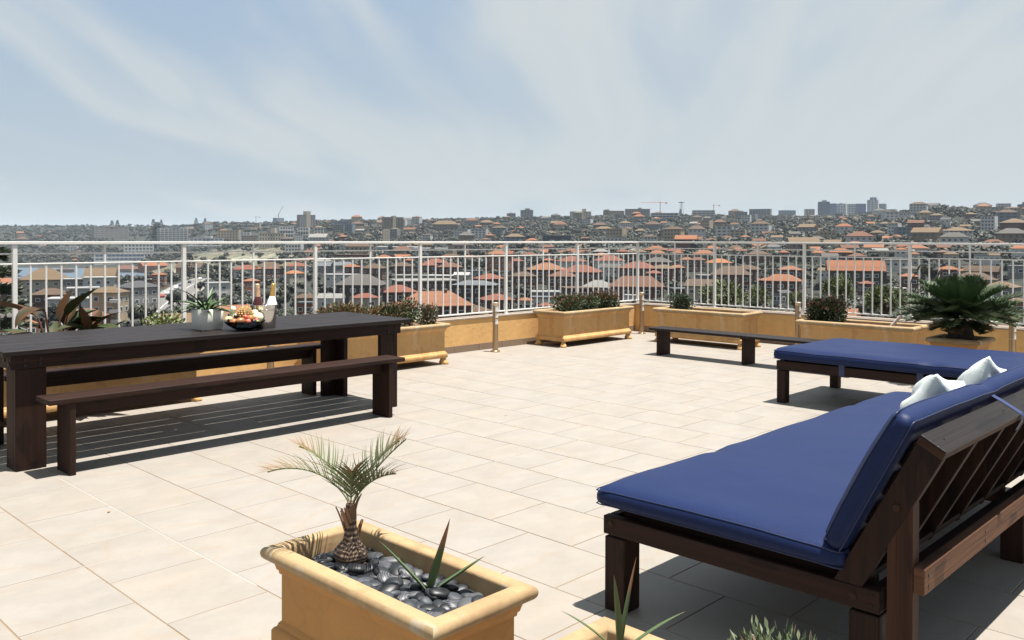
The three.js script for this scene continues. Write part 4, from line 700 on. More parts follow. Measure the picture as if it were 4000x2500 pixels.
// polished pebbles, each its own stone
{
  const rg = rngOf(515), geos = []; for (let i = 0; i < 6; i++) { const g = new THREE.IcosahedronGeometry(1, 3), p = g.attributes.position; for (let k = 0; k < p.count; k++) { const q = V3().fromBufferAttribute(p, k), s = 1 + 0.16 * (fbm(q.x * 1.3 + i * 9, q.y * 1.3 + q.z * 1.1, i + 3, 2) - 0.5) * 2; q.multiplyScalar(s); p.setXYZ(k, q.x, q.y, q.z); } g.deleteAttribute('uv'); const m = mergeVertices(g.deleteAttribute('normal'), 1e-4); m.computeVertexNormals(); const uv = []; for (let k = 0; k < m.attributes.position.count; k++) uv.push(m.attributes.position.getX(k) * 0.5, m.attributes.position.getZ(k) * 0.5 + m.attributes.position.getY(k) * 0.3); m.setAttribute('uv', new THREE.Float32BufferAttribute(uv, 2)); geos.push(m); }
  const stripe = tex(128, (x, y) => { const s = sm(0.62, 0.72, 0.5 + 0.5 * Math.sin(y * 40 + 6 * fbm(x * 3, y * 3, 5, 3))); return [0, 1, 2].map(j => lin(mix([0.018, 0.020, 0.024][j], [0.10, 0.10, 0.11][j], s))); });
  const mats = [plain(0.010, 0.0115, 0.0135, 0.50), plain(0.017, 0.020, 0.024, 0.54), plain(0.030, 0.035, 0.042, 0.58), plain(0.007, 0.0075, 0.009, 0.46), std({ map: stripe, roughness: 0.48 }), plain(0.060, 0.061, 0.064, 0.5)];
  const pick = [0, 0, 1, 1, 3, 3, 4, 2, 0, 1, 4, 2, 5];
  const spots = []; const A = 0.272, B = 0.752;
  for (let i = 0; i < 7; i++) for (let j = 0; j < 19; j++) spots.push([-A / 2 + 0.02 + i * (A - 0.04) / 6 + (rg() - 0.5) * 0.016, -B / 2 + 0.02 + j * (B - 0.04) / 18 + (rg() - 0.5) * 0.018, 0]);
  for (let i = 0; i < 34; i++) spots.push([(rg() - 0.5) * (A - 0.05), (rg() - 0.5) * (B - 0.06), 1]);
  for (const [x, z, up] of spots) {
    const u = 1.787 + x, v = 2.29 + z; if (Math.hypot(u - 1.80, v - 2.535) < 0.068 || Math.hypot(u - 1.832, v - 2.145) < 0.022) continue;
    const s = 0.0185 + rg() * 0.0135, mk = pick[Math.floor(rg() * pick.length)], look = ['blackish', 'dark grey', 'blue-grey', 'jet black', 'striped', 'pale grey'][mk], zone = v > 2.47 ? 'round the palm' : v > 2.3 ? 'just in front of the palm' : v > 2.16 ? 'left of the yucca' : v > 2.03 ? 'right of the yucca' : 'at the near right end', side = x < -0.05 ? 'left rim side' : x > 0.05 ? 'far rim side' : 'middle', m = single('pebble', geos[Math.floor(rg() * 6)], mats[mk], `${look} polished pebble ${zone}, ${up ? 'on top, ' : ''}${side}`, 'pebble', W(u, v, 0.345 + (up ? 0.020 + rg() * 0.008 : 0.006 + rg() * 0.004)), 'pebbles in the front planter');
    m.scale.set(s * (1.1 + rg() * 0.4), s * (0.42 + rg() * 0.22), s * (0.85 + rg() * 0.2)); m.rotation.set((rg() - 0.5) * 0.6, rg() * 6.28, (rg() - 0.5) * 0.6);
  }
}
{ // a dead leaf and grit on the floor
  const g = blade(0.03, 0.012, { lift: 0.15, bend: 0.6, fold: 0.4, seg: 5 }); paint(g, () => [0.30, 0.11, 0.03]); const m = single('fallen_leaf', g, leafMat, 'tiny rust brown fallen leaf on the floor in front of the table', 'leaf', W(1.86, 4.87, 0.004)); m.rotation.y = 0.6;
  const g2 = blade(0.035, 0.007, { lift: 0.1, bend: 0.3, fold: 0.4, seg: 5 }); paint(g2, () => [0.14, 0.07, 0.03]); const m2 = single('fallen_leaf', g2, leafMat, 'small brown fallen leaf in the middle of the terrace floor', 'leaf', W(5.25, 5.15, 0.004)); m2.rotation.y = 2.0;
}
// ================================================================ the town below and the hills beyond
const PXC = [-1500, 0, 480, 900, 1400, 2500, 3300, 3700, 4000, 5500];
const DST = [40, 120, 240, 360, 500, 650, 800, 1000, 1300, 1700, 2300, 3200, 5000, 9000];
const ELE = [
  [-26, -26, -27, -26, -27, -35, -50, -58, -52, -24, 8, 42, 50, 40],
  [-25, -26, -27, -25.5, -26, -34, -50, -54, -52, -34, 2, 40, 55, 45],
  [-25, -26, -27, -26, -26, -32, -44, -49, -47, -26, 12, 40, 50, 45],
  [-25, -25, -26, -26, -26, -27, -28, -27, -18, 10, 34, 38, 40, 40],
  [-25, -25, -25, -24, -22, -21, -19, -13, 4, 28, 40, 36, 35, 35],
  [-25, -25, -25, -21, -17.5, -14, -9, 1, 18, 41, 50, 40, 35, 35],
  [-25, -25, -24, -20, -16, -11, -5, 7, 24, 40, 48, 48, 35, 35],
  [-25, -25, -23, -19, -14, -9, -3, 10, 38, 46, 46, 45, 35, 35],
  [-25, -24, -22, -18, -13, -8, -1, 12, 31, 45, 46, 42, 35, 35],
  [-25, -24, -22, -18, -13, -8, -1, 12, 31, 45, 46, 42, 35, 35]];
const AZF = Math.atan2(-FWD.z, FWD.x);
function groundY(x, z) {
  const d = Math.max(40, Math.hypot(x, z)); let az = AZF - Math.atan2(-z, x); while (az > Math.PI) az -= 2 * Math.PI; while (az < -Math.PI) az += 2 * Math.PI;
  const px = Math.abs(az) > 1.1 ? Math.sign(az) * 9000 : 2000 + FOC * Math.tan(az);
  let c = 0; while (c < PXC.length - 2 && px > PXC[c + 1]) c++; const tc = Math.min(1, Math.max(0, (px - PXC[c]) / (PXC[c + 1] - PXC[c])));
  let k = 0; while (k < DST.length - 2 && d > DST[k + 1]) k++; const tk = Math.min(1, Math.max(0, (d - DST[k]) / (DST[k + 1] - DST[k])));
  const s = tc * tc * (3 - 2 * tc);
  const h = mix(mix(ELE[c][k], ELE[c][k + 1], tk), mix(ELE[c + 1][k], ELE[c + 1][k + 1], tk), s);
  return EYE + h + sm(500, 1600, d) * 9 * (fbm(x * 0.006 + 40, z * 0.006 + 70, 77, 3) - 0.5);
}
const dirH = px => { const r = rayOf(px, 932); r.y = 0; return r.normalize(); };
const onLand = (px, d) => { const r = dirH(px).multiplyScalar(d); return V3(r.x, groundY(r.x, r.z), r.z); };
const pyOf = p => project(p).y;
// distance at which something H metres tall has its top on image row py
function distFor(px, py, H, from = 90) { let d = from; while (d < 4200) { const p = onLand(px, d); p.y += H; if (pyOf(p) <= py) return d; d *= 1.008; } return 4200; }
const mPer = (d, px = 2000) => d / Math.hypot(FOC, px - 2000);     // metres per photo pixel at a distance

// terrain sheet
{
  const RR = [0.5, 20, 60, 110, 160, 200, 240, 280, 320, 360, 400, 440, 480, 520, 570, 620, 680, 740, 800, 880, 960, 1050, 1150, 1250, 1350, 1450, 1550, 1650, 1750, 1900, 2100, 2300, 2600, 3000, 3600, 4400, 5500, 7000, 9000, 14000], NA = 240;
  const pos = [], idx = [], uv = [];
  for (const r of RR) for (let a = 0; a <= NA; a++) { const t = a / NA * 2 * Math.PI, x = Math.cos(t) * r, z = Math.sin(t) * r; pos.push(x, groundY(x, z), z); uv.push(x / 90, z / 90); }
  for (let i = 0; i < RR.length - 1; i++) for (let a = 0; a < NA; a++) { const o = i * (NA + 1) + a; idx.push(o, o + 1, o + NA + 1, o + 1, o + NA + 2, o + NA + 1); }
  const g = new THREE.BufferGeometry(); g.setAttribute('position', new THREE.Float32BufferAttribute(pos, 3)); g.setAttribute('uv', new THREE.Float32BufferAttribute(uv, 2)); g.setIndex(idx); g.computeVertexNormals();
  const t = tex(256, (x, y) => { const a = fbm(x * 8, y * 8, 4, 5, 8, 8), b = sm(0.5, 0.6, fbm(x * 20, y * 20, 9, 3, 20, 20)); return [lin(mix(0.15, 0.38, b) * (0.6 + a)), lin(mix(0.18, 0.34, b) * (0.6 + a)), lin(mix(0.10, 0.25, b) * (0.6 + a))]; });
  paint(g, (i, q) => { const x = q.getX(i), z = q.getZ(i), d = Math.hypot(x, z), az = AZF - Math.atan2(-z, x), px = Math.abs(az) < 1 ? 2000 + FOC * Math.tan(az) : 9000; const lawn = sm(430, 560, px) * sm(1230, 1080, px) * sm(700, 800, d) * sm(1330, 1200, d), sand = lawn * sm(0.5, 0.6, fbm(x * 0.01, z * 0.01, 3, 2)); return [mix(mix(0.060, 0.36, lawn), 0.62, sand), mix(mix(0.066, 0.32, lawn), 0.58, sand), mix(mix(0.060, 0.28, lawn), 0.62, sand)]; });
  struct('terrain', g, std({ map: t, vertexColors: true, roughness: 1 }));
  const sea = struct('sea', new THREE.CircleGeometry(9000, 64).rotateX(-Math.PI / 2).translate(0, EYE - 44, 0), std({ color: L3(0.06, 0.085, 0.11), roughness: 0.45, bumpMap: tex(256, (x, y) => fbm(x * 12, y * 30, 4, 4, 12, 30), false, 400), bumpScale: 0.6 }));
  struct('terrace_base', new THREE.BoxGeometry(14.9, 25, 11.7).translate(4.35, -12.9, -2.75), stuccoMat);
}

// ---------------------------------------------------------------- house kit
const roofTex = tex(256, (x, y) => { const row = 0.86 + 0.14 * Math.abs(Math.sin(y * Math.PI * 24)), a = fbm(x * 6, y * 6, 3, 5, 6, 6), s = vn(x * 64, y * 48, 8, 64, 48), k = row * (0.70 + 0.35 * a + 0.30 * s); return [lin(0.85 * k), lin(0.85 * k), lin(0.85 * k)]; });
const wallTex = tex(128, (x, y) => { const k = 0.88 + 0.25 * (fbm(x * 8, y * 8, 3, 4, 8, 8) - 0.5) + 0.06 * (vn(x * 60, y * 60, 5, 60, 60) - 0.5); return [lin(k), lin(k), lin(k)]; });
const RC = { orange: [0.2104, 0.0750, 0.0266], salmon: [0.2049, 0.0815, 0.0358], red: [0.1599, 0.0469, 0.0213], redbrown: [0.1149, 0.0456, 0.0208], brown: [0.0796, 0.0469, 0.0251], tan: [0.1280, 0.0834, 0.0406], grey: [0.0773, 0.0692, 0.0598], darkgrey: [0.0524, 0.0524, 0.0558], white: [0.2984, 0.2943, 0.2856], pale: [0.1861, 0.1801, 0.1646], slate: [0.0961, 0.1082, 0.1176], bright: [0.2810, 0.0990, 0.0290] };
const WC = { brick: [0.1008, 0.0437, 0.0277], dark: [0.0546, 0.0395, 0.0328], cream: [0.3326, 0.289, 0.2243], white: [0.4477, 0.441, 0.4259], tan: [0.1882, 0.1445, 0.1008], grey: [0.1882, 0.184, 0.1806], bluegrey: [0.1445, 0.173, 0.2024], rust: [0.2167, 0.0798, 0.0361], pink: [0.3612, 0.2024, 0.1445], navy: [0.0252, 0.0395, 0.0722], blue: [0.0647, 0.0941, 0.1882], sand: [0.3326, 0.2604, 0.173] };
const roofM = {}, wallM = {}; for (const k in RC) roofM[k] = std({ map: roofTex, color: L3(...RC[k]), roughness: 0.85 }); for (const k in WC) wallM[k] = std({ map: wallTex, color: L3(...WC[k]), roughness: 0.85 });
const winGlass = std({ color: L3(0.05, 0.065, 0.08), roughness: 0.15 }), winFrame = plain(0.62, 0.61, 0.58, 0.6), metalRoof = plain(0.55, 0.58, 0.60, 0.5, { metalness: 0.2 });
const unit = new THREE.BoxGeometry(1, 1, 1), unitUp = uvBox(new THREE.BoxGeometry(1, 1, 1).translate(0, 0.5, 0), 2);
const roofGeoCache = {};
function roofGeo(type, ratio) { // unit eave width 1 along x, depth = ratio, height 1
  const key = type + Math.round(ratio * 20); if (roofGeoCache[key]) return roofGeoCache[key];
  const x = 0.5, z = ratio / 2, rl = type === 'gable' ? x : Math.max(0.02, x - Math.min(z, x) * 0.98), lip = 0.07;
  const E = [[-x, 0, z], [x, 0, z], [x, 0, -z], [-x, 0, -z]], R = [[-rl, 1, 0], [rl, 1, 0]], Bm = E.map(([a, , c]) => [a, -lip, c]);
  const tri = []; const q = (a, b, c, d) => tri.push(a, b, c, a, c, d);
  q(E[0], E[1], R[1], R[0]); q(E[2], E[3], R[0], R[1]); tri.push(E[1], E[2], R[1]); tri.push(E[3], E[0], R[0]);
  for (let i = 0; i < 4; i++) q(Bm[i], Bm[(i + 1) % 4], E[(i + 1) % 4], E[i]); q(Bm[3], Bm[2], Bm[1], Bm[0]);
  const g = new THREE.BufferGeometry(); g.setAttribute('position', new THREE.Float32BufferAttribute(tri.flat(), 3)); g.computeVertexNormals();
  const uv = []; tri.forEach((p, i) => { const n = Math.floor(i / 3); uv.push((Math.abs(p[0]) * 1.0 + p[2] * 0.6) * 1.6, p[1] * 0.5 + 0.1 * p[2]); }); g.setAttribute('uv', new THREE.Float32BufferAttribute(uv, 2));
  return roofGeoCache[key] = g;
}
// ---------------------------------------------------------------- road down the hill with parked cars
const ROAD = [[515, 1330], [560, 1275], [610, 1225], [655, 1185], [700, 1150], [745, 1120], [780, 1103], [815, 1090]].map(([px, py]) => { const d = distFor(px, py, 0, 80); return onLand(px, d); });
function roadDist(p) { let b = 1e9; for (let i = 0; i < ROAD.length - 1; i++) { const a = ROAD[i], c = ROAD[i + 1], dx = c.x - a.x, dz = c.z - a.z, t = Math.max(0, Math.min(1, ((p.x - a.x) * dx + (p.z - a.z) * dz) / (dx * dx + dz * dz))); b = Math.min(b, Math.hypot(p.x - a.x - dx * t, p.z - a.z - dz * t)); } return b; }
{
  const cv = new THREE.CatmullRomCurve3(ROAD), N = 60, strip = (o0, o1, lift, from = 0, to = 1) => { const pos = [], idx = [], uv = []; for (let i = 0; i <= N; i++) { const t = mix(from, to, i / N), p = cv.getPoint(t), tg = cv.getTangent(t), s = V3(-tg.z, 0, tg.x).normalize(); for (const k of [o0, o1]) { const q = p.clone().addScaledVector(s, k); pos.push(q.x, groundY(p.x, p.z) + 0.5 + lift, q.z); uv.push(k / 8, i * 0.8); } if (i) { const b = (i - 1) * 2; idx.push(b, b + 1, b + 2, b + 1, b + 3, b + 2); } } const g = new THREE.BufferGeometry(); g.setAttribute('position', new THREE.Float32BufferAttribute(pos, 3)); g.setAttribute('uv', new THREE.Float32BufferAttribute(uv, 2)); g.setIndex(idx); g.computeVertexNormals(); return g; };
  const at = tex(128, (x, y) => { const k = 0.8 + 0.5 * (fbm(x * 10, y * 10, 3, 4, 10, 10) - 0.5); return [lin(0.14 * k), lin(0.132 * k), lin(0.122 * k)]; });
  struct('road', strip(-6, 6, 0), std({ map: at, roughness: 0.9, side: THREE.DoubleSide }));
  struct('pavement', strip(-9, -6.05, 0.14), std({ map: at, color: L3(1.5, 1.45, 1.35), roughness: 0.9, side: THREE.DoubleSide })); struct('pavement', strip(6.05, 9, 0.14), std({ map: at, color: L3(1.5, 1.45, 1.35), roughness: 0.9, side: THREE.DoubleSide }));
  const line = struct('road_markings', strip(-0.12, 0.12, 0.02), plain(0.7, 0.68, 0.6, 0.8, { side: THREE.DoubleSide }));
  struct('crossroad', (() => { const p = cv.getPoint(0.42), s = cv.getTangent(0.42); const g = new THREE.PlaneGeometry(34, 9, 8, 2).rotateX(-Math.PI / 2).rotateY(Math.atan2(-s.z, s.x) + Math.PI / 2); const q = g.attributes.position; const off = V3(-s.z, 0, s.x).multiplyScalar(-21); for (let i = 0; i < q.count; i++) { q.setX(i, q.getX(i) + p.x + off.x); q.setZ(i, q.getZ(i) + p.z + off.z); q.setY(i, groundY(p.x, p.z) + 0.46); } g.computeVertexNormals(); return g; })(), std({ map: at, roughness: 0.9, side: THREE.DoubleSide }));
  const prof = new THREE.Shape(); [[-2.2, 0.35], [-2.2, 0.85], [-1.5, 0.95], [-0.9, 1.42], [0.7, 1.45], [1.4, 0.98], [2.15, 0.88], [2.2, 0.35]].forEach(([x, y], i) => i ? prof.lineTo(x, y) : prof.moveTo(x, y));
  const bodyG = new THREE.ExtrudeGeometry(prof, { depth: 1.6, bevelEnabled: true, bevelSize: 0.06, bevelThickness: 0.06, bevelSegments: 2 }).translate(0, 0, -0.8), gp = new THREE.Shape(); [[-1.35, 0.98], [-0.85, 1.36], [0.65, 1.39], [1.22, 1.0]].forEach(([x, y], i) => i ? gp.lineTo(x, y) : gp.moveTo(x, y));
  const glassG = new THREE.ExtrudeGeometry(gp, { depth: 1.76, bevelEnabled: false }).translate(0, 0, -0.88), wheelG = new THREE.CylinderGeometry(0.33, 0.33, 0.22, 16).rotateX(Math.PI / 2), tyre = plain(0.02, 0.02, 0.02, 0.8), scrG = new THREE.BoxGeometry(0.06, 0.42, 1.3);
  const cm = { white: plain(0.72, 0.72, 0.71, 0.3), black: plain(0.02, 0.02, 0.022, 0.25), silver: plain(0.42, 0.43, 0.44, 0.3, { metalness: 0.4 }), red: plain(0.35, 0.06, 0.04, 0.3), blue: plain(0.05, 0.09, 0.18, 0.3) };
  [['white', 0.09, 4.2, 'white car parked at the bottom of the road'], ['black', 0.13, 4.3, 'black car parked behind the bottom white car'], ['white', 0.19, -2.5, 'white car driving near the lower end of the road'], ['silver', 0.36, 2.2, 'silver car driving down the middle of the road'], ['black', 0.39, -2.2, 'black car driving up beside the silver car'], ['red', 0.50, 4.5, 'red and white wagon parked at the kerb above the silver car'], ['white', 0.55, 4.5, 'white car parked just beyond the red wagon'], ['silver', 0.60, 4.5, 'silver car third in the kerb row beyond the wagon'], ['white', 0.65, 4.5, 'white car fourth in the kerb row beyond the wagon'], ['blue', 0.70, 4.5, 'dark blue car at the top of the kerb row'], ['black', 0.80, 3.6, 'black car parked near the road top under the trees'], ['silver', 0.88, -3.8, 'pale van-like car parked at the road top'], ['white', 0.93, 2.5, 'farthest white car at the road top'], ['black', 0.66, -4.6, 'dark car parked opposite beside the white shed']].forEach(([c, t, off, l]) => {
    const p = cv.getPoint(t), tg = cv.getTangent(t), s = V3(-tg.z, 0, tg.x).normalize(); const q = p.clone().addScaledVector(s, -off); q.y = groundY(p.x, p.z) + 0.5; const o = thing('parked_car', l, 'car', q, Math.atan2(-tg.z, tg.x));
    part('body', bodyG, cm[c], o); part('side_glass', glassG, winGlass, o); for (const x of [-1.35, 1.35]) for (const z of [-0.78, 0.78]) part('wheel', wheelG, tyre, o).position.set(x, 0.33, z); const ws = part('windscreen', scrG, winGlass, o); ws.position.set(1.09, 1.21, 0); ws.rotation.z = 0.98; const rw = part('rear_window', scrG, winGlass, o); rw.position.set(-1.24, 1.2, 0); rw.rotation.z = -0.92;
  });
  const pole = plain(0.45, 0.46, 0.46, 0.5); [[0.40, -8, 'street lamp with a curved arm beside the grey house'], [0.15, 8, 'street lamp near the lower end of the road'], [0.62, 8, 'street lamp beside the white shed']].forEach(([t, off, l]) => { const p = cv.getPoint(t), tg = cv.getTangent(t), s = V3(-tg.z, 0, tg.x).normalize(), q = p.clone().addScaledVector(s, off); q.y = groundY(q.x, q.z); const o = thing('street_lamp', l, 'street lamp', q), k = -Math.sign(off); part('pole', new THREE.CylinderGeometry(0.09, 0.14, 9, 8).translate(0, 4.5, 0), pole, o); part('arm', tube([V3(0, 9, 0), V3(s.x * k * 0.8, 9.9, s.z * k * 0.8), V3(s.x * k * 2.6, 10.1, s.z * k * 2.6)], 0.07, 8, 6), pole, o); part('lamp_head', new THREE.SphereGeometry(0.35, 10, 8).scale(1.3, 0.35, 0.8).translate(s.x * k * 2.8, 10.05, s.z * k * 2.8), pole, o); });
}
const houses = [], clear = [];   // plan footprints; image boxes of the measured houses, kept free of trees in front
function place(p, face) { return Math.atan2(-p.x, -p.z) + face; }   // local +z turned to the viewer
function house(label, cat, px, top, wpx, roof, wall, o = {}) {
  const H = o.h || 6.4, rhK = o.rk || 0.17, type = o.type || 'hip', guess = 14;
  let d = o.d || distFor(px, top, H + guess * rhK, o.from || 120);
  let w = wpx * mPer(d, px); w = Math.min(Math.max(w, 5), 46); const rh = type === 'flat' ? 0.5 : Math.min(5, w * rhK); if (!o.d) d = distFor(px, top, H + rh, o.from || 120);
  w = Math.min(Math.max(wpx * mPer(d, px), 5), 50);
  const p = onLand(px, d), rg = rngOf(Math.round(px * 7 + top * 13)), dep = w * (o.ratio || 0.62 + rg() * 0.2), turn = place(p, o.turn !== undefined ? o.turn : (rg() - 0.5) * 0.7);
  if (o.lift) p.y += o.lift;
  const t = thing(o.name || 'house', label, cat, p, turn, o.group), k = 1 / (Math.abs(Math.cos(turn - place(p, 0))) + 0.5 * Math.abs(Math.sin(turn - place(p, 0))));
  const ww = w * Math.min(1, k + 0.06), dd = dep; houses.push([p.x, p.z, Math.max(ww, dd) * 0.55]);
  const wm = part('wall', unitUp, wallM[wall], t); wm.scale.set(ww * 0.92, H + 4, dd * 0.90); wm.position.y = -4;
  if (type === 'flat') { const rf = part('roof', unitUp, roofM[roof] || metalRoof, t); rf.scale.set(ww, 0.45, dd); rf.position.y = H; }
  else { const rf = part('roof', roofGeo(type, dd / ww), roofM[roof], t); rf.scale.set(ww, rh, ww); rf.position.y = H; if (o.chimney) { const c = part('chimney', unitUp, wallM.brick, rf); c.scale.set(0.9 / ww, 2.6 / rh, 0.9 / ww); c.position.set((rg() - 0.5) * 0.4, 0.35, (rg() - 0.5) * 0.25 * dd / ww); } }
  if (o.win !== 0) {
    const nw = o.win || Math.max(2, Math.round(ww / 4.2)), fl = H > 5 ? [H - 1.9, H - 4.8] : [H - 1.9];
    for (const y of fl) for (let i = 0; i < nw; i++) { const x = (-0.5 + (i + 0.5) / nw) * ww * 0.86 + (rg() - 0.5) * 0.5; const f = part('window', unit, winFrame, t); f.position.set(x, y, dd * 0.45); f.scale.set(1.5 + (i % 2) * 0.5, 1.35, 0.16); const gl = part('pane', unit, winGlass, f); gl.scale.set(0.84, 0.82, 1.15); }
    const sx = Math.sign(Math.sin(place(p, 0) - turn)) || 1; for (const y of fl) for (const z of [-0.22, 0.2]) { const f = part('window', unit, winFrame, t); f.position.set(sx * ww * 0.46, y, z * dd); f.scale.set(0.16, 1.35, 1.5); const gl = part('pane', unit, winGlass, f); gl.scale.set(1.15, 0.82, 0.84); }
  }
  if (o.balc) for (let i = 0; i < o.balc; i++) { const b = part('balcony', unit, wallM.white, t); b.position.set(ww * 0.40, H - 2.4 - i * 2.9, dd * 0.45 + 0.6); b.scale.set(Math.min(3.4, ww * 0.3), 1.0, 1.2); }
  clear.push([px - wpx / 2, px + wpx / 2, top, d, (H * 0.55 + rh) / mPer(d, px)]);
  return t;
}
function hides(p, r, H) { const a = project(p), b = project(V3(p.x, p.y + H + r * 0.8, p.z)), d = Math.hypot(p.x, p.z), w = r / mPer(d, a.x); return clear.some(c => d < c[3] && a.x + w > c[0] && a.x - w < c[1] && b.y < c[2] + c[4] && a.y > c[2]); }
// labels made distinct by what stands before each house
const LAND = [[0, 'behind the bronze-leaved plant'], [330, 'left of the road'], [620, 'by the road'], [720, 'behind the white table planter'], [860, 'behind the ice bucket'], [1060, 'above the table end'], [1300, 'above the brown-tipped shrubs'], [1640, 'above the table end planter'], [1860, 'behind the lone bollard'], [2080, 'above the corner planter'], [2440, 'behind the corner bollard'], [2560, 'above the low bench planter'], [2960, 'left of the round bush'], [3150, 'above the round bush'], [3330, 'above the frangipani'], [3560, 'behind the cycad'], [3850, 'at the right edge']];
const landOf = px => { let s = LAND[0][1]; for (const [a, t] of LAND) if (px >= a) s = t; return s; };
const cname = { orange: 'orange', salmon: 'salmon', red: 'red', redbrown: 'red-brown', brown: 'brown', tan: 'tan', grey: 'grey-brown', darkgrey: 'dark grey', white: 'white', pale: 'pale grey', slate: 'slate blue', bright: 'bright orange' };
const wname = { brick: 'dark brick', dark: 'dark', cream: 'cream', white: 'white', tan: 'tan', grey: 'grey', bluegrey: 'blue-grey', rust: 'rust brick', pink: 'pink', navy: 'navy', blue: 'blue', sand: 'sand' };
const R = [[0, 750], [1000, 750], [2000, 750], [3000, 750]], Z = 2.419;
const pend = [];
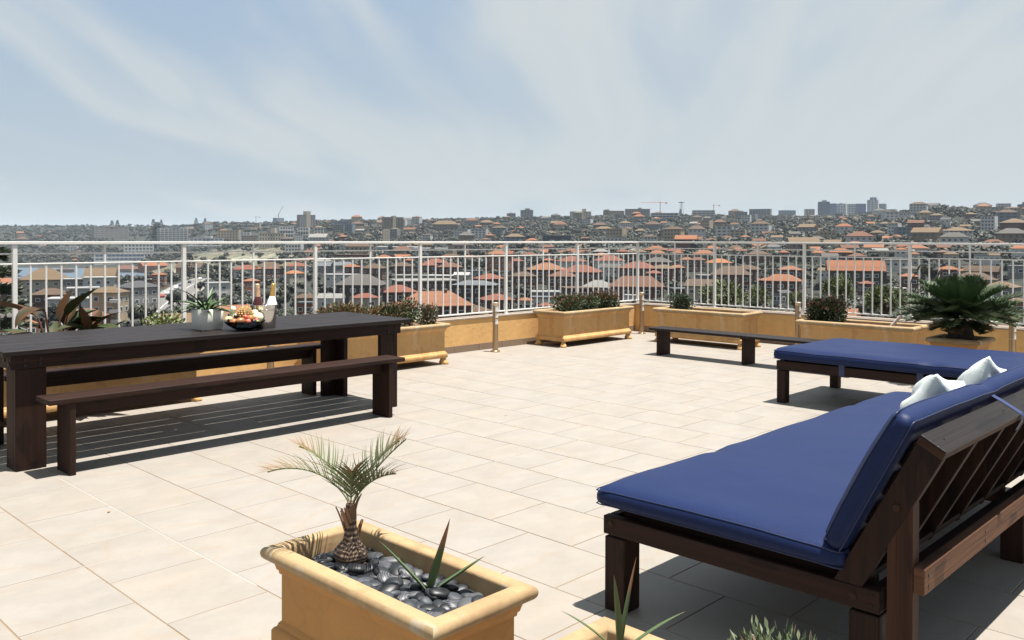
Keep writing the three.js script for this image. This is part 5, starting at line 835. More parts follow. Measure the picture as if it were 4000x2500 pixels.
// [region, xL, xR, yTop, roof, wall, options] measured off the photograph
const HS = [
  [0, 240, 620, 718, 'tan', 'cream', { h: 7 }], [0, 540, 690, 722, 'brown', 'tan', { h: 8 }], [0, 815, 1100, 716, 'tan', 'pink', { type: 'gable' }], [0, 1085, 1320, 690, 'redbrown', 'tan', {}], [0, 1320, 1560, 660, 'orange', 'rust', { type: 'gable' }], [0, 1440, 1570, 760, 'orange', 'rust', {}],
  [0, 600, 815, 815, 'white', 'grey', { type: 'flat', h: 7 }], [0, 800, 1085, 803, 'white', 'white', { type: 'flat', h: 8 }], [0, 645, 925, 900, 'white', 'grey', { type: 'flat', h: 7 }], [0, 310, 640, 908, 'brown', 'brick', { h: 5 }], [0, 1135, 1475, 840, 'darkgrey', 'grey', { h: 9, turn: 0.55, ratio: 0.8 }], [0, 870, 1190, 893, 'tan', 'sand', { h: 11, turn: -0.5, balc: 4, ratio: 0.7 }],
  [0, 600, 1020, 1100, 'redbrown', 'brick', { h: 5 }], [0, 150, 345, 1212, 'orange', 'rust', { h: 4 }], [0, 470, 860, 1000, 'white', 'white', { type: 'flat', h: 4 }], [0, 1945, 2165, 852, 'white', 'white', { type: 'flat', h: 6, turn: 0.2 }], [0, 1680, 1930, 665, 'brown', 'rust', { type: 'gable' }], [0, 2205, 2440, 690, 'red', 'white', {}], [0, 2300, 2450, 815, 'salmon', 'rust', { h: 7 }],
  [1, 60, 230, 695, 'redbrown', 'brick', {}], [1, 298, 495, 668, 'red', 'white', {}], [1, 275, 447, 742, 'bright', 'cream', { turn: 0.5 }], [1, 560, 760, 665, 'slate', 'grey', { type: 'gable' }], [1, 720, 905, 662, 'slate', 'grey', { type: 'gable' }], [1, 820, 985, 678, 'orange', 'brick', {}], [1, 1000, 1230, 682, 'brown', 'brick', {}], [1, 1275, 1495, 664, 'brown', 'brick', { chimney: 1 }], [1, 1545, 1720, 663, 'red', 'brick', {}], [1, 1715, 1950, 668, 'redbrown', 'brick', {}], [1, 1400, 1500, 630, 'orange', 'brick', {}], [1, 1975, 2110, 598, 'redbrown', 'brick', {}], [1, 2190, 2430, 603, 'brown', 'rust', { type: 'flat', h: 11, turn: -0.4 }],
  [1, 768, 1222, 778, 'grey', 'dark', { h: 8, rk: 0.2 }], [1, 1168, 1522, 878, 'red', 'brick', { h: 5 }], [1, 1335, 2035, 938, 'salmon', 'brick', { h: 8, ratio: 0.55, chimney: 1, turn: 0.25 }], [1, 1740, 2225, 1052, 'brown', 'brick', { h: 5, turn: -0.2 }], [1, 2068, 2345, 770, 'red', 'brick', { turn: 0.4 }], [1, 1855, 2285, 838, 'slate', 'dark', { h: 9, rk: 0.09 }], [1, 2118, 2430, 963, 'red', 'brick', { h: 6 }], [1, 590, 835, 958, 'pale', 'white', { type: 'gable', h: 5 }], [1, 908, 1155, 958, 'red', 'cream', { h: 5 }], [1, 355, 585, 960, 'brown', 'tan', { h: 5 }], [1, 1290, 1600, 782, 'pale', 'cream', { type: 'flat', h: 4 }], [1, 1600, 1905, 786, 'white', 'cream', { type: 'flat', h: 4 }], [1, 650, 960, 774, 'white', 'white', { type: 'flat', h: 5 }], [1, 1965, 2145, 740, 'slate', 'bluegrey', { type: 'flat', h: 6 }], [1, 1290, 1880, 828, 'pale', 'brick', { type: 'flat', h: 4 }], [1, 1870, 2030, 760, 'white', 'cream', { type: 'gable', h: 5 }], [1, 420, 520, 1040, 'slate', 'rust', { type: 'flat', h: 4 }], [1, 750, 1065, 590, 'brown', 'rust', { type: 'flat', h: 8 }], [1, 0, 62, 712, 'orange', 'brick', {}], [1, 0, 250, 660, 'brown', 'brick', {}],
  [2, 148, 502, 668, 'salmon', 'brick', {}], [2, 285, 400, 628, 'orange', 'brick', {}], [2, 430, 705, 608, 'red', 'white', {}], [2, 468, 842, 690, 'red', 'brick', { ratio: 0.7 }], [2, 338, 612, 748, 'redbrown', 'brick', {}], [2, 780, 1065, 598, 'red', 'white', { balc: 2 }], [2, 828, 1045, 680, 'grey', 'white', { type: 'gable' }], [2, 1020, 1362, 658, 'red', 'brick', { ratio: 0.75 }], [2, 915, 1445, 793, 'redbrown', 'brick', { ratio: 0.5 }], [2, 668, 965, 832, 'pale', 'grey', { rk: 0.22, h: 5 }], [2, 940, 1105, 868, 'pale', 'grey', { h: 4 }], [2, 462, 805, 898, 'brown', 'brick', { type: 'flat', h: 5 }], [2, 180, 455, 938, 'white', 'grey', { type: 'flat', h: 5 }], [2, 180, 430, 985, 'slate', 'white', { type: 'flat', h: 4 }], [2, 60, 192, 998, 'orange', 'cream', { h: 4 }], [2, 250, 400, 1048, 'red', 'brick', { h: 4 }], [2, -40, 112, 628, 'red', 'brick', {}], [2, -10, 232, 755, 'brown', 'brick', {}], [2, 1268, 1425, 742, 'red', 'brick', {}], [2, 1250, 1510, 618, 'grey', 'brick', {}], [2, 1325, 1535, 690, 'tan', 'brick', {}], [2, 1585, 1725, 618, 'salmon', 'cream', {}], [2, 1675, 1835, 618, 'redbrown', 'brick', {}], [2, 1838, 2072, 628, 'bright', 'cream', { turn: 0.4 }], [2, 1880, 2265, 700, 'brown', 'brick', { rk: 0.2 }], [2, 2100, 2345, 690, 'brown', 'brick', { turn: -0.4 }], [2, 1745, 2000, 783, 'pale', 'bluegrey', { type: 'flat', h: 5 }], [2, 1650, 2005, 828, 'brown', 'cream', { type: 'gable' }], [2, 2035, 2235, 788, 'slate', 'grey', { type: 'flat', h: 5 }], [2, 2210, 2440, 552, 'brown', 'brick', {}], [2, 2355, 2450, 812, 'orange', 'brick', {}], [2, 990, 1110, 545, 'red', 'brick', {}], [2, 1105, 1270, 540, 'tan', 'white', {}], [2, 1505, 1620, 557, 'orange', 'cream', {}], [2, 1500, 1730, 910, 'slate', 'dark', { type: 'flat', h: 4 }], [2, 1060, 1215, 975, 'white', 'white', { type: 'flat', h: 4 }], [2, 1480, 1640, 690, 'salmon', 'brick', {}],
  [3, -40, 312, 778, 'orange', 'brick', { ratio: 0.6 }], [3, 568, 1085, 648, 'orange', 'dark', { type: 'gable', ratio: 0.42, turn: 0.12, h: 8 }], [3, 480, 642, 718, 'tan', 'white', { type: 'gable' }], [3, 650, 1100, 748, 'slate', 'dark', { type: 'flat', h: 6 }], [3, 840, 1040, 765, 'white', 'white', { type: 'gable', h: 5, ratio: 0.8, turn: 0.9 }], [3, 1250, 1425, 768, 'orange', 'brick', {}], [3, 1268, 1425, 698, 'grey', 'cream', {}], [3, 1610, 1805, 700, 'orange', 'brick', {}], [3, 1760, 2145, 763, 'brown', 'cream', {}], [3, 2065, 2365, 848, 'tan', 'grey', { h: 7 }], [3, 1340, 1605, 1000, 'salmon', 'brick', { h: 4 }], [3, 2285, 2440, 1003, 'tan', 'rust', { h: 5 }], [3, 1870, 2185, 698, 'brown', 'brick', { type: 'gable', ratio: 0.4 }], [3, 860, 1005, 842, 'red', 'brick', {}], [3, 1060, 1300, 905, 'white', 'grey', { type: 'flat', h: 6 }], [3, 1100, 1330, 640, 'pale', 'white', { type: 'flat', h: 5 }], [3, 80, 200, 925, 'darkgrey', 'grey', { h: 5, type: 'gable', turn: 0.8 }], [3, 100, 260, 708, 'salmon', 'brick', {}], [3, 400, 540, 552, 'orange', 'cream', {}], [3, 500, 660, 580, 'grey', 'white', { type: 'gable' }], [3, 760, 930, 580, 'redbrown', 'brick', {}], [3, 1200, 1315, 525, 'orange', 'white', {}], [3, 1330, 1430, 570, 'salmon', 'cream', {}], [3, 1660, 1800, 565, 'tan', 'cream', {}], [3, 1950, 2090, 590, 'slate', 'white', { type: 'flat', h: 5 }], [3, 2095, 2190, 580, 'tan', 'white', { type: 'gable' }], [3, 2310, 2440, 515, 'orange', 'white', {}], [3, 1800, 1950, 722, 'orange', 'cream', {}], [3, 2280, 2420, 695, 'white', 'grey', { type: 'flat', h: 5 }], [3, 0, 120, 500, 'slate', 'white', { type: 'gable' }], [3, 100, 200, 555, 'orange', 'brick', {}], [3, 1600, 1720, 552, 'orange', 'brick', {}], [3, 2150, 2350, 900, 'orange', 'cream', { h: 4 }]];
HS.forEach(([r, xl, xr, yt, roof, wall, o]) => {
  const px = R[r][0] + (xl + xr) / 2 / Z, top = R[r][1] + yt / Z, type = o.type || 'hip';
  const rt = type === 'flat' ? 'flat-roofed' : type === 'gable' ? 'gable-roofed' : 'hip-roofed';
  const ww = (xr - xl) / Z > 130 ? 'large ' : (xr - xl) / Z < 58 ? 'small ' : '';
  const t = house('', 'house', px, top, (xr - xl) / Z, roof, wall, o);
  pend.push([t, `${ww}${wname[wall]} house with ${cname[roof]} ${type} roof ${landOf(px)}`.replace('hip roof', 'hipped roof').replace('gable roof', 'gabled roof'), px]);
});
const ORD = ['leftmost', 'second', 'third', 'fourth', 'fifth', 'sixth', 'seventh', 'eighth', 'ninth'];
function settle(list) { const by = new Map(); for (const e of list) { if (!by.has(e[1])) by.set(e[1], []); by.get(e[1]).push(e); } for (const [l, es] of by) { es.sort((a, b) => a[2] - b[2]); es.forEach((e, i) => { e[0].userData.label = es.length === 1 ? l : `${l}, ${i ? (ORD[i] || i + 1 + 'th') + ' from left' : 'leftmost'}`; }); } }
{ // the rest of the close-packed town plots
  const rg = rngOf(616), rf = ['orange', 'red', 'salmon', 'redbrown', 'orange', 'brown', 'red', 'tan', 'salmon', 'pale', 'orange', 'grey'], wl = ['brick', 'brick', 'cream', 'white', 'dark', 'rust', 'brick', 'tan']; let n = 0, tries = 0;
  while (n < 62 && tries++ < 9000) {
    const px = -40 + rg() * 4080, d = 175 * Math.pow(3.9, rg()), p = onLand(px, d); if (p.y < EYE - 34 || (px < 520 && d > 520) || (px < 1150 && d > 640)) continue; if (px > 480 && px < 950 && roadDist(p) < 19) continue;
    const w = 10 + rg() * 7, H = 4.5 + rg() * 2.2; if (houses.some(h => Math.hypot(h[0] - p.x, h[1] - p.z) < h[2] + w * 0.5 + 0.5)) continue; if (hides(p, w * 0.5, H + 1)) continue;
    const roof = rf[Math.floor(rg() * rf.length)], wall = wl[Math.floor(rg() * wl.length)], type = rg() < 0.28 ? 'gable' : 'hip', top = pyOf(V3(p.x, p.y + H + w * 0.17, p.z));
    const t = house('', 'house', px, top, w / mPer(d, px), roof, wall, { d, h: H, type, name: 'house' });
    pend.push([t, `${wname[wall]} house with ${cname[roof]} ${type === 'hip' ? 'hipped' : 'gabled'} roof, ${d < 260 ? 'near' : d < 420 ? 'middle' : 'far'} plots ${landOf(px)}`, px]); n++;
  }
}
settle(pend); pend.length = 0;

// ---------------------------------------------------------------- apartment blocks, towers, public buildings
function block(label, px, top, wpx, d, wall, floors, o = {}) {
  const p = onLand(px, d), w = wpx * mPer(d, px); let H = 1; { const y0 = pyOf(p); H = Math.max(4, (y0 - top) * mPer(d, px)); }
  const turn = place(p, o.turn !== undefined ? o.turn : ((hsh(Math.round(px), 3, 4) - 0.5) * 0.7)), dep = o.dep || Math.min(w * 0.7, 16), fh = H / floors;
  const t = thing(o.name || 'apartment_block', label, o.cat || 'building', p, turn); houses.push([p.x, p.z, w * 0.6]);
  const b = part('wall', unitUp, wallM[wall], t); b.scale.set(w, H + 8, dep); b.position.y = -8;
  const gl = o.glass || winGlass, nb = o.bays || Math.max(2, Math.min(8, Math.round(wpx / 11)));
  for (let i = 0; i < floors; i++) { const m = part('window_band', unit, gl, t); m.scale.set(w * 0.94, fh * 0.50, dep + 0.10); m.position.set(0, (i + 0.52) * fh, 0); const m2 = part('side_band', unit, gl, t); m2.scale.set(w + 0.10, fh * 0.46, dep * 0.80); m2.position.set(0, (i + 0.52) * fh, 0); if (o.slabs) { const s = part('balcony_slab', unit, wallM[o.slabs], t); s.scale.set(w * 1.02, fh * 0.26, dep + 1.6); s.position.set(0, (i + 0.08) * fh, 0); } }
  for (let i = 0; i <= nb; i++) { const m = part('pier', unitUp, wallM[o.pier || wall], t); m.scale.set(w / nb * (o.pw || 0.34), H, dep + 0.22); m.position.set((-0.5 + i / nb) * w * 0.96, 0, 0); }
  const rf = part('roof', unitUp, wallM[o.roof || wall], t); rf.scale.set(w * 1.015, 0.7, dep * 1.03); rf.position.y = H;
  if (o.core) { const c = part('lift_core', unitUp, wallM[o.coreWall || wall], t); c.scale.set(w * (o.cw || 0.25), H * o.core + 1, dep * 1.1); c.position.set(w * (o.cx || 0.05), o.full ? 0 : H, 0); if (o.full) c.scale.y = H * (1 + o.core); }
  if (o.hat) { const r2 = part('hat', roofGeo('hip', dep / w), roofM[o.hat], t); r2.scale.set(w * 1.08, w * 0.16, w * 1.08); r2.position.y = H + 0.7; }
  return t;
}
const AB = [
  ['long cream apartment block with brown towers on the far left hill', 432, 887, 128, 2050, 'cream', 6, { core: 0.14, cw: 0.12, pier: 'grey', bays: 7 }], ['white gridded tower block standing left of the long table plants', 674, 892, 107, 1650, 'white', 10, { slabs: 'white', pw: 0.16, bays: 7, core: 0.06, coreWall: 'bluegrey' }], ['tan four storey block right of the white gridded tower', 896, 901, 80, 1500, 'sand', 4, { pw: 0.5 }], ['small white block beside the tan four storey block', 959, 909, 37, 1450, 'white', 4, { pw: 0.5 }], ['white pavilion with barrel roof below the tan block', 808, 931, 128, 1480, 'white', 3, { core: 0.25, cw: 0.2 }], ['white colonnaded pavilion just under the top rail at left', 798, 960, 150, 1380, 'white', 3, { slabs: 'white', pw: 0.14, bays: 10, turn: 0.1 }], ['white apartment row under the gridded tower', 541, 953, 107, 1560, 'white', 4, {}], ['long glassy white framed building by the far shore', 467, 992, 182, 1440, 'white', 3, { glass: plain(0.05, 0.08, 0.13, 0.2), pw: 0.10, bays: 12, turn: 0.05 }], ['low white terrace on the shore at far left', 265, 965, 70, 1800, 'white', 2, {}], ['white block among far left trees under the rail', 160, 957, 30, 1900, 'white', 4, {}],
  ['grey slab tower with a pale stair core on the left skyline', 1196, 841, 62, 1600, 'grey', 9, { core: 0.28, cw: 0.28, coreWall: 'cream', pw: 0.3, glass: plain(0.07, 0.08, 0.10, 0.3), full: 1 }], ['brown balcony tower with a pale core above the table end', 1534, 850, 76, 1380, 'tan', 10, { slabs: 'tan', core: 0.12, cw: 0.16, coreWall: 'cream', full: 1, cx: 0.04 }], ['blue-grey glazed block left of the brown balcony tower', 1339, 866, 66, 1420, 'bluegrey', 7, { core: 0.15, coreWall: 'bluegrey' }], ['cream hotel with small arched windows and a domed turret', 1064, 911, 95, 1250, 'cream', 4, { bays: 9, pw: 0.55, core: 0.32, cw: 0.16, cx: 0.06 }], ['white balcony block behind the cream hotel', 1114, 886, 54, 1350, 'white', 4, { slabs: 'white' }], ['white balcony block under the grey slab tower', 1186, 890, 42, 1250, 'white', 4, { slabs: 'white' }], ['white block with a small tan hipped roof right of it', 1246, 890, 36, 1250, 'white', 4, { hat: 'tan' }], ['windowless narrow white tower above the table end', 1508, 897, 20, 1050, 'cream', 1, { pw: 0.9, bays: 2, roof: 'white' }], ['brown apartment row right of the brown balcony tower', 1740, 878, 90, 1350, 'tan', 3, { hat: 'tan' }], ['pale apartment row on the ridge above the bollard', 1960, 852, 80, 1650, 'tan', 3, {}], ['dark grey block alone on the ridge at centre left', 2058, 822, 47, 1750, 'grey', 7, { core: 0.14, cw: 0.4, coreWall: 'grey' }], ['cream block with twin lift towers on the ridge', 2267, 828, 78, 1700, 'cream', 5, { core: 0.35, cw: 0.13, cx: 0.18 }], ['long dark brown block on the ridge at centre', 2397, 825, 75, 1750, 'tan', 4, { glass: plain(0.06, 0.055, 0.05, 0.3), core: 0.15, cw: 0.15, cx: -0.4 }], ['grey brown block cluster on the ridge left of the crane', 2490, 818, 95, 1750, 'grey', 6, { core: 0.12, cw: 0.14, cx: 0.1, coreWall: 'cream' }], ['white concrete frame building below the crane', 2596, 834, 105, 1500, 'navy', 3, { pier: 'white', slabs: 'white', pw: 0.10, bays: 7, roof: 'white' }], ['white balcony block between the mast and the second crane', 2747, 823, 85, 1550, 'white', 5, { slabs: 'white', pw: 0.08, bays: 5 }], ['grey white tower right of the white balcony block', 2894, 829, 43, 1600, 'grey', 8, { core: 0.12, coreWall: 'white' }], ['white and blue-grey tower with a pale central core', 2948, 841, 48, 1450, 'bluegrey', 9, { core: 0.12, coreWall: 'white', full: 1, cw: 0.22, slabs: 'white' }], ['long brown grey block on the ridge behind the towers', 2970, 818, 80, 1900, 'grey', 5, {}],
  ['dark blue block with a cream stair end on the slope', 2641, 917, 66, 1050, 'navy', 5, { core: 0.02, coreWall: 'cream', cw: 0.2, cx: 0.4, full: 1, slabs: 'bluegrey' }], ['white slab with a tall white portal just above the rail', 2717, 932, 84, 980, 'white', 5, { core: 0.25, cw: 0.26, full: 1, cx: -0.05 }], ['small white block among trees above the corner', 2451, 913, 37, 1080, 'white', 4, {}], ['dark navy glass office with a thin white roof', 2178, 921, 108, 880, 'navy', 6, { glass: plain(0.012, 0.02, 0.045, 0.12), pw: 0.06, roof: 'bluegrey', core: 0.12, cw: 0.3, coreWall: 'cream' }], ['long low white school building beneath the navy office', 2237, 966, 180, 790, 'white', 3, { pw: 0.3, bays: 14 }], ['grey block left of the crane on the slope', 2417, 838, 30, 1450, 'grey', 6, {}], ['white block below the cream hotel, under the rail', 1150, 955, 60, 1000, 'white', 3, {}],
  ['white shops with blue windows under the rail past the table', 1390, 958, 110, 900, 'white', 3, { glass: plain(0.10, 0.15, 0.24, 0.2) }], ['wide white commercial roof under the rail above the planter', 1560, 966, 170, 780, 'white', 2, { roof: 'white', dep: 22 }], ['second wide white commercial hall right of the first', 1690, 972, 150, 760, 'white', 2, { roof: 'white', dep: 22 }],
  ['cream and rust banded tower at the centre right', 3042, 844, 52, 1450, 'sand', 10, { slabs: 'white', core: 0.06, coreWall: 'sand', full: 1, cw: 0.3 }], ['dark blue twin tower at the left of the far cluster', 3217, 789, 41, 2700, 'navy', 14, { core: 0.06, coreWall: 'bluegrey', cw: 0.4, glass: plain(0.04, 0.05, 0.09, 0.2) }], ['narrow blue tower in the far cluster', 3253, 796, 24, 2700, 'blue', 12, { glass: plain(0.05, 0.07, 0.18, 0.2), pw: 0.1 }], ['grey white stepped tower beside the narrow blue one', 3285, 797, 41, 2700, 'white', 12, { core: 0.03 }], ['white tower in the middle of the far cluster', 3327, 798, 31, 2600, 'white', 11, { pw: 0.2 }], ['square blue tower left of the spired one', 3361, 797, 35, 2600, 'blue', 11, { glass: plain(0.05, 0.07, 0.20, 0.2), pw: 0.1 }], ['tallest white tower with a spire in the far cluster', 3409, 782, 38, 2700, 'white', 13, { core: 0.10, cw: 0.6, coreWall: 'bluegrey' }], ['pale tower under construction right of the spired tower', 3443, 797, 30, 2750, 'grey', 11, { glass: plain(0.16, 0.2, 0.24, 0.3) }], ['lower pale block at the right of the far cluster', 3480, 819, 40, 2500, 'cream', 7, {}], ['brown office slab in front of the spired tower', 3398, 830, 80, 1950, 'tan', 8, { glass: plain(0.05, 0.045, 0.04, 0.3), core: 0.06 }], ['cream narrow tower below the white cluster tower', 3331, 840, 29, 1600, 'cream', 8, { slabs: 'cream' }], ['beige balcony block left of the cream narrow tower', 3253, 844, 27, 1600, 'sand', 6, { slabs: 'white' }], ['blue-grey wide block left of the far cluster', 3074, 823, 58, 2300, 'bluegrey', 6, {}], ['small pale block just left of the dark blue tower', 3161, 818, 33, 2300, 'cream', 6, {}], ['dark grey stepped block right of the far cluster', 3525, 828, 50, 1900, 'grey', 5, { core: 0.3, cw: 0.4, coreWall: 'grey' }],
  ['dark tower cut by the right edge on the ridge', 3997, 800, 36, 1450, 'grey', 7, { core: 0.2, coreWall: 'bluegrey' }], ['thin white block on the ridge near the right edge', 3889, 831, 17, 1450, 'white', 5, {}], ['beige flats on the right slope above the cycad', 3870, 874, 37, 1000, 'sand', 6, { slabs: 'sand' }], ['white flats below the beige ones at right', 3899, 907, 28, 900, 'white', 5, {}], ['tan flats under twin hipped roofs above the cycad', 3842, 897, 43, 950, 'tan', 4, { hat: 'tan' }], ['white terraces on the right slope', 3760, 868, 50, 1080, 'cream', 4, { slabs: 'white' }], ['cream villa with a flat orange roof on the right slope', 3745, 902, 50, 920, 'cream', 3, { hat: 'orange' }], ['dark flats just over the rail above the frangipani', 3525, 925, 60, 880, 'grey', 4, {}], ['white villa just over the rail left of the dark flats', 3358, 928, 50, 900, 'white', 3, {}]];
for (const a of AB) block(...a);
{ // spire on the tallest tower, mast, cranes
  const sp = (label, name, cat, px, py0, py1, d, r, mat) => { const y = py => { const q = rayOf(px, py), k = d / Math.hypot(q.x, q.z); return EYE + q.y * k; }; const p = dirH(px).multiplyScalar(d); const a = V3(p.x, y(py0), p.z), b = V3(p.x, y(py1), p.z); return { a, b, p }; };
  const red = plain(0.42, 0.14, 0.09, 0.6), steel = plain(0.20, 0.21, 0.23, 0.6);
  const s = sp('', '', '', 3409, 784, 766, 2690, 1); single('tower_spire', rod(s.a.clone().add(V3(0, -3, 0)), s.b, 2.2, 0.5, 8), steel, 'dark spire on top of the tallest far white tower', 'spire');
  const crane = (label, px, pyTop, jl, jr, d, mat) => { const p = onLand(px, d), o = thing('tower_crane', label, 'crane', p), q = rayOf(px, pyTop), H = EYE + q.y * d / Math.hypot(q.x, q.z) - p.y; part('mast', rod(V3(0, 0, 0), V3(0, H, 0), 0.9, 0.9, 4), mat, o); const m = mPer(d), L = IMG_R.clone(); part('jib', rod(L.clone().multiplyScalar(jl * m).add(V3(0, H * 0.94, 0)), L.clone().multiplyScalar(jr * m).add(V3(0, H * 0.94, 0)), 0.55, 0.8, 4), mat, o); part('counterweight', new THREE.BoxGeometry(3, 3, 2).translate(L.x * jr * m, H * 0.94 - 1.2, L.z * jr * m), red, o); part('apex', rod(V3(0, H, 0), L.clone().multiplyScalar(jl * m * 0.6).add(V3(0, H * 0.94, 0)), 0.2, 0.2, 4), mat, o); };
  crane('red and grey tower crane on the ridge above the low bench', 2578, 787, -74, 24, 1900, red); crane('smaller tan tower crane right of the lattice mast', 2787, 798, -8, 22, 2300, plain(0.4, 0.25, 0.14, 0.7)); crane('faint small tower crane on the far left skyline', 1000, 845, -8, 14, 3000, steel);
  { const p = onLand(1088, 2600), o = thing('luffing_crane', 'small crane with a raised slanting jib on the left skyline', 'crane', p), m = mPer(2600); part('base_building', new THREE.BoxGeometry(32 * m, 28 * m, 20).translate(0, 14 * m, 0), wallM.bluegrey, o); part('mast', rod(V3(0, 20 * m, 0), V3(0, 44 * m, 0), 1.2, 1.2, 4), steel, o); part('jib', rod(V3(0, 42 * m, 0), IMG_R.clone().multiplyScalar(18 * m).add(V3(0, 74 * m, 0)), 0.9, 0.6, 4), steel, o); }
  { const p = onLand(2661, 1800), o = thing('lattice_mast', 'steel lattice radio mast on the ridge right of the crane', 'mast', p), q = rayOf(2661, 788), H = EYE + q.y * 1800 / Math.hypot(q.x, q.z) - p.y; for (const [x, z] of [[1, 1], [1, -1], [-1, 1], [-1, -1]]) part('leg', rod(V3(x * 4, 0, z * 4), V3(x * 1.2, H, z * 1.2), 0.4, 0.3, 4), steel, o); for (let i = 1; i < 9; i++) { const k = mix(4, 1.2, i / 9); part('brace', rod(V3(-k, H * i / 9, k), V3(k, H * (i + 0.6) / 9, -k), 0.25, 0.25, 4), steel, o); } part('platform', new THREE.BoxGeometry(9, 1.5, 9).translate(0, H * 0.96, 0), steel, o); }
}

// ---------------------------------------------------------------- smaller flats dotted over the hills
{
  const rg = rngOf(888), wl = ['white', 'cream', 'grey', 'white', 'sand', 'tan', 'bluegrey', 'white']; let n = 0, tries = 0;
  while (n < 52 && tries++ < 4000) {
    const px = 380 + rg() * 3640, d = 780 * Math.pow(2.5, rg()), p = onLand(px, d); if (p.y < EYE - 12) continue; if (houses.some(h => Math.hypot(h[0] - p.x, h[1] - p.z) < h[2] + 12)) continue;
    const wall = wl[Math.floor(rg() * 8)], w = 9 + rg() * 11, H = 8 + rg() * 8, fl = Math.round(H / 3.1), dep = 10 + rg() * 4, t = thing('hillside_flats', '', 'building', p, place(p, (rg() - 0.5) * 0.9)); houses.push([p.x, p.z, w * 0.55]);
    const b = part('wall', unitUp, wallM[wall], t); b.scale.set(w, H + 5, dep); b.position.y = -5; const nb = 3 + Math.floor(rg() * 3);
    for (let i = 0; i < fl; i++) { const m = part('window_band', unit, winGlass, t); m.scale.set(w * 0.92, 1.5, dep + 0.12); m.position.set(0, (i + 0.55) * H / fl, 0); }
    for (let i = 0; i <= nb; i++) { const m = part('pier', unitUp, wallM[wall], t); m.scale.set(w / nb * 0.4, H, dep + 0.3); m.position.set((-0.5 + i / nb) * w * 0.95, 0, 0); }
    if (rg() < 0.45) { const r2 = part('roof', roofGeo('hip', dep / w), roofM[rg() < 0.5 ? 'tan' : 'brown'], t); r2.scale.set(w * 1.08, w * 0.15, w * 1.08); r2.position.y = H; } else { const r2 = part('roof', unitUp, wallM[wall === 'white' ? 'grey' : wall], t); r2.scale.set(w * 1.02, 0.6, dep * 1.04); r2.position.y = H; }
    pend.push([t, `${fl}-storey ${wname[wall]} flats ${d < 1000 ? 'low on' : d < 1500 ? 'halfway up' : 'high on'} the ${px < 1000 ? 'far-left headland' : px < 2000 ? 'left hill' : px < 3000 ? 'middle hill' : 'right hill'}`, px]); t.userData.group = 'flats on the hills'; n++;
  }
  settle(pend); pend.length = 0;
}
// ---------------------------------------------------------------- hillside houses: small roofs scattered among trees
{
  const rg = rngOf(2024), roofs = ['tan', 'redbrown', 'tan', 'redbrown', 'orange', 'brown', 'grey', 'pale', 'tan', 'brown', 'salmon', 'white', 'tan', 'grey', 'white', 'brown'], walls = ['cream', 'tan', 'brick', 'white', 'sand', 'grey', 'white', 'tan'];
  let n = 0, tries = 0;
  while (n < 285 && tries++ < 9000) {
    const px = -60 + rg() * 4120, d = 620 * Math.pow(3.6, rg() * (px < 1000 ? 1.05 : 0.9)); const p = onLand(px, d); if (p.y < EYE - 40) continue;
    if (px < 1100 && d < 1350 && p.y < EYE - 15) continue;
    if (houses.some(h => Math.hypot(h[0] - p.x, h[1] - p.z) < h[2] + 9)) continue;
    const roof = roofs[Math.floor(rg() * roofs.length)], wall = walls[Math.floor(rg() * walls.length)], big = rg() < 0.25, w = big ? 14 + rg() * 9 : 8 + rg() * 5, H = big ? 8 + rg() * 5 : 4 + rg() * 2.5, flat = roof === 'white' || (roof === 'pale' && rg() < 0.6);
    const zone = px < 1000 ? 'far-left headland' : px < 2000 ? 'left hill' : px < 3000 ? 'middle hill' : 'right hill', near = d < 850 ? 'low on the ' : d < 1300 ? 'halfway up the ' : 'high on the ';
    const t = thing('hillside_house', '', 'house', p, place(p, (rg() - 0.5) * 0.9)); houses.push([p.x, p.z, w * 0.55]);
    const wm = part('wall', unitUp, wallM[wall], t), dd = w * (0.6 + rg() * 0.25); wm.scale.set(w * 0.92, H + 4, dd * 0.92); wm.position.y = -4;
    if (flat) { const rf = part('roof', unitUp, roofM[roof], t); rf.scale.set(w, 0.5, dd); rf.position.y = H; } else { const rf = part('roof', roofGeo(rg() < 0.25 ? 'gable' : 'hip', dd / w), roofM[roof], t); rf.scale.set(w, w * 0.19, w); rf.position.y = H; }
    const nw = Math.round(w / 4.5); if (d < 1500) for (let i = 0; i < nw; i++) { const m = part('window', unit, winGlass, t); m.scale.set(1.7, 1.5, 0.2); m.position.set((-0.5 + (i + 0.5) / nw) * w * 0.86, H - 2, dd * 0.46); }
    pend.push([t, `${big ? 'big' : 'small'} ${wname[wall]} house, ${cname[roof]} ${flat ? 'flat' : 'pitched'} roof, ${near}${zone}`, px]); t.userData.group = `houses on the ${zone}`; n++;
  }
  settle(pend); pend.length = 0;
}

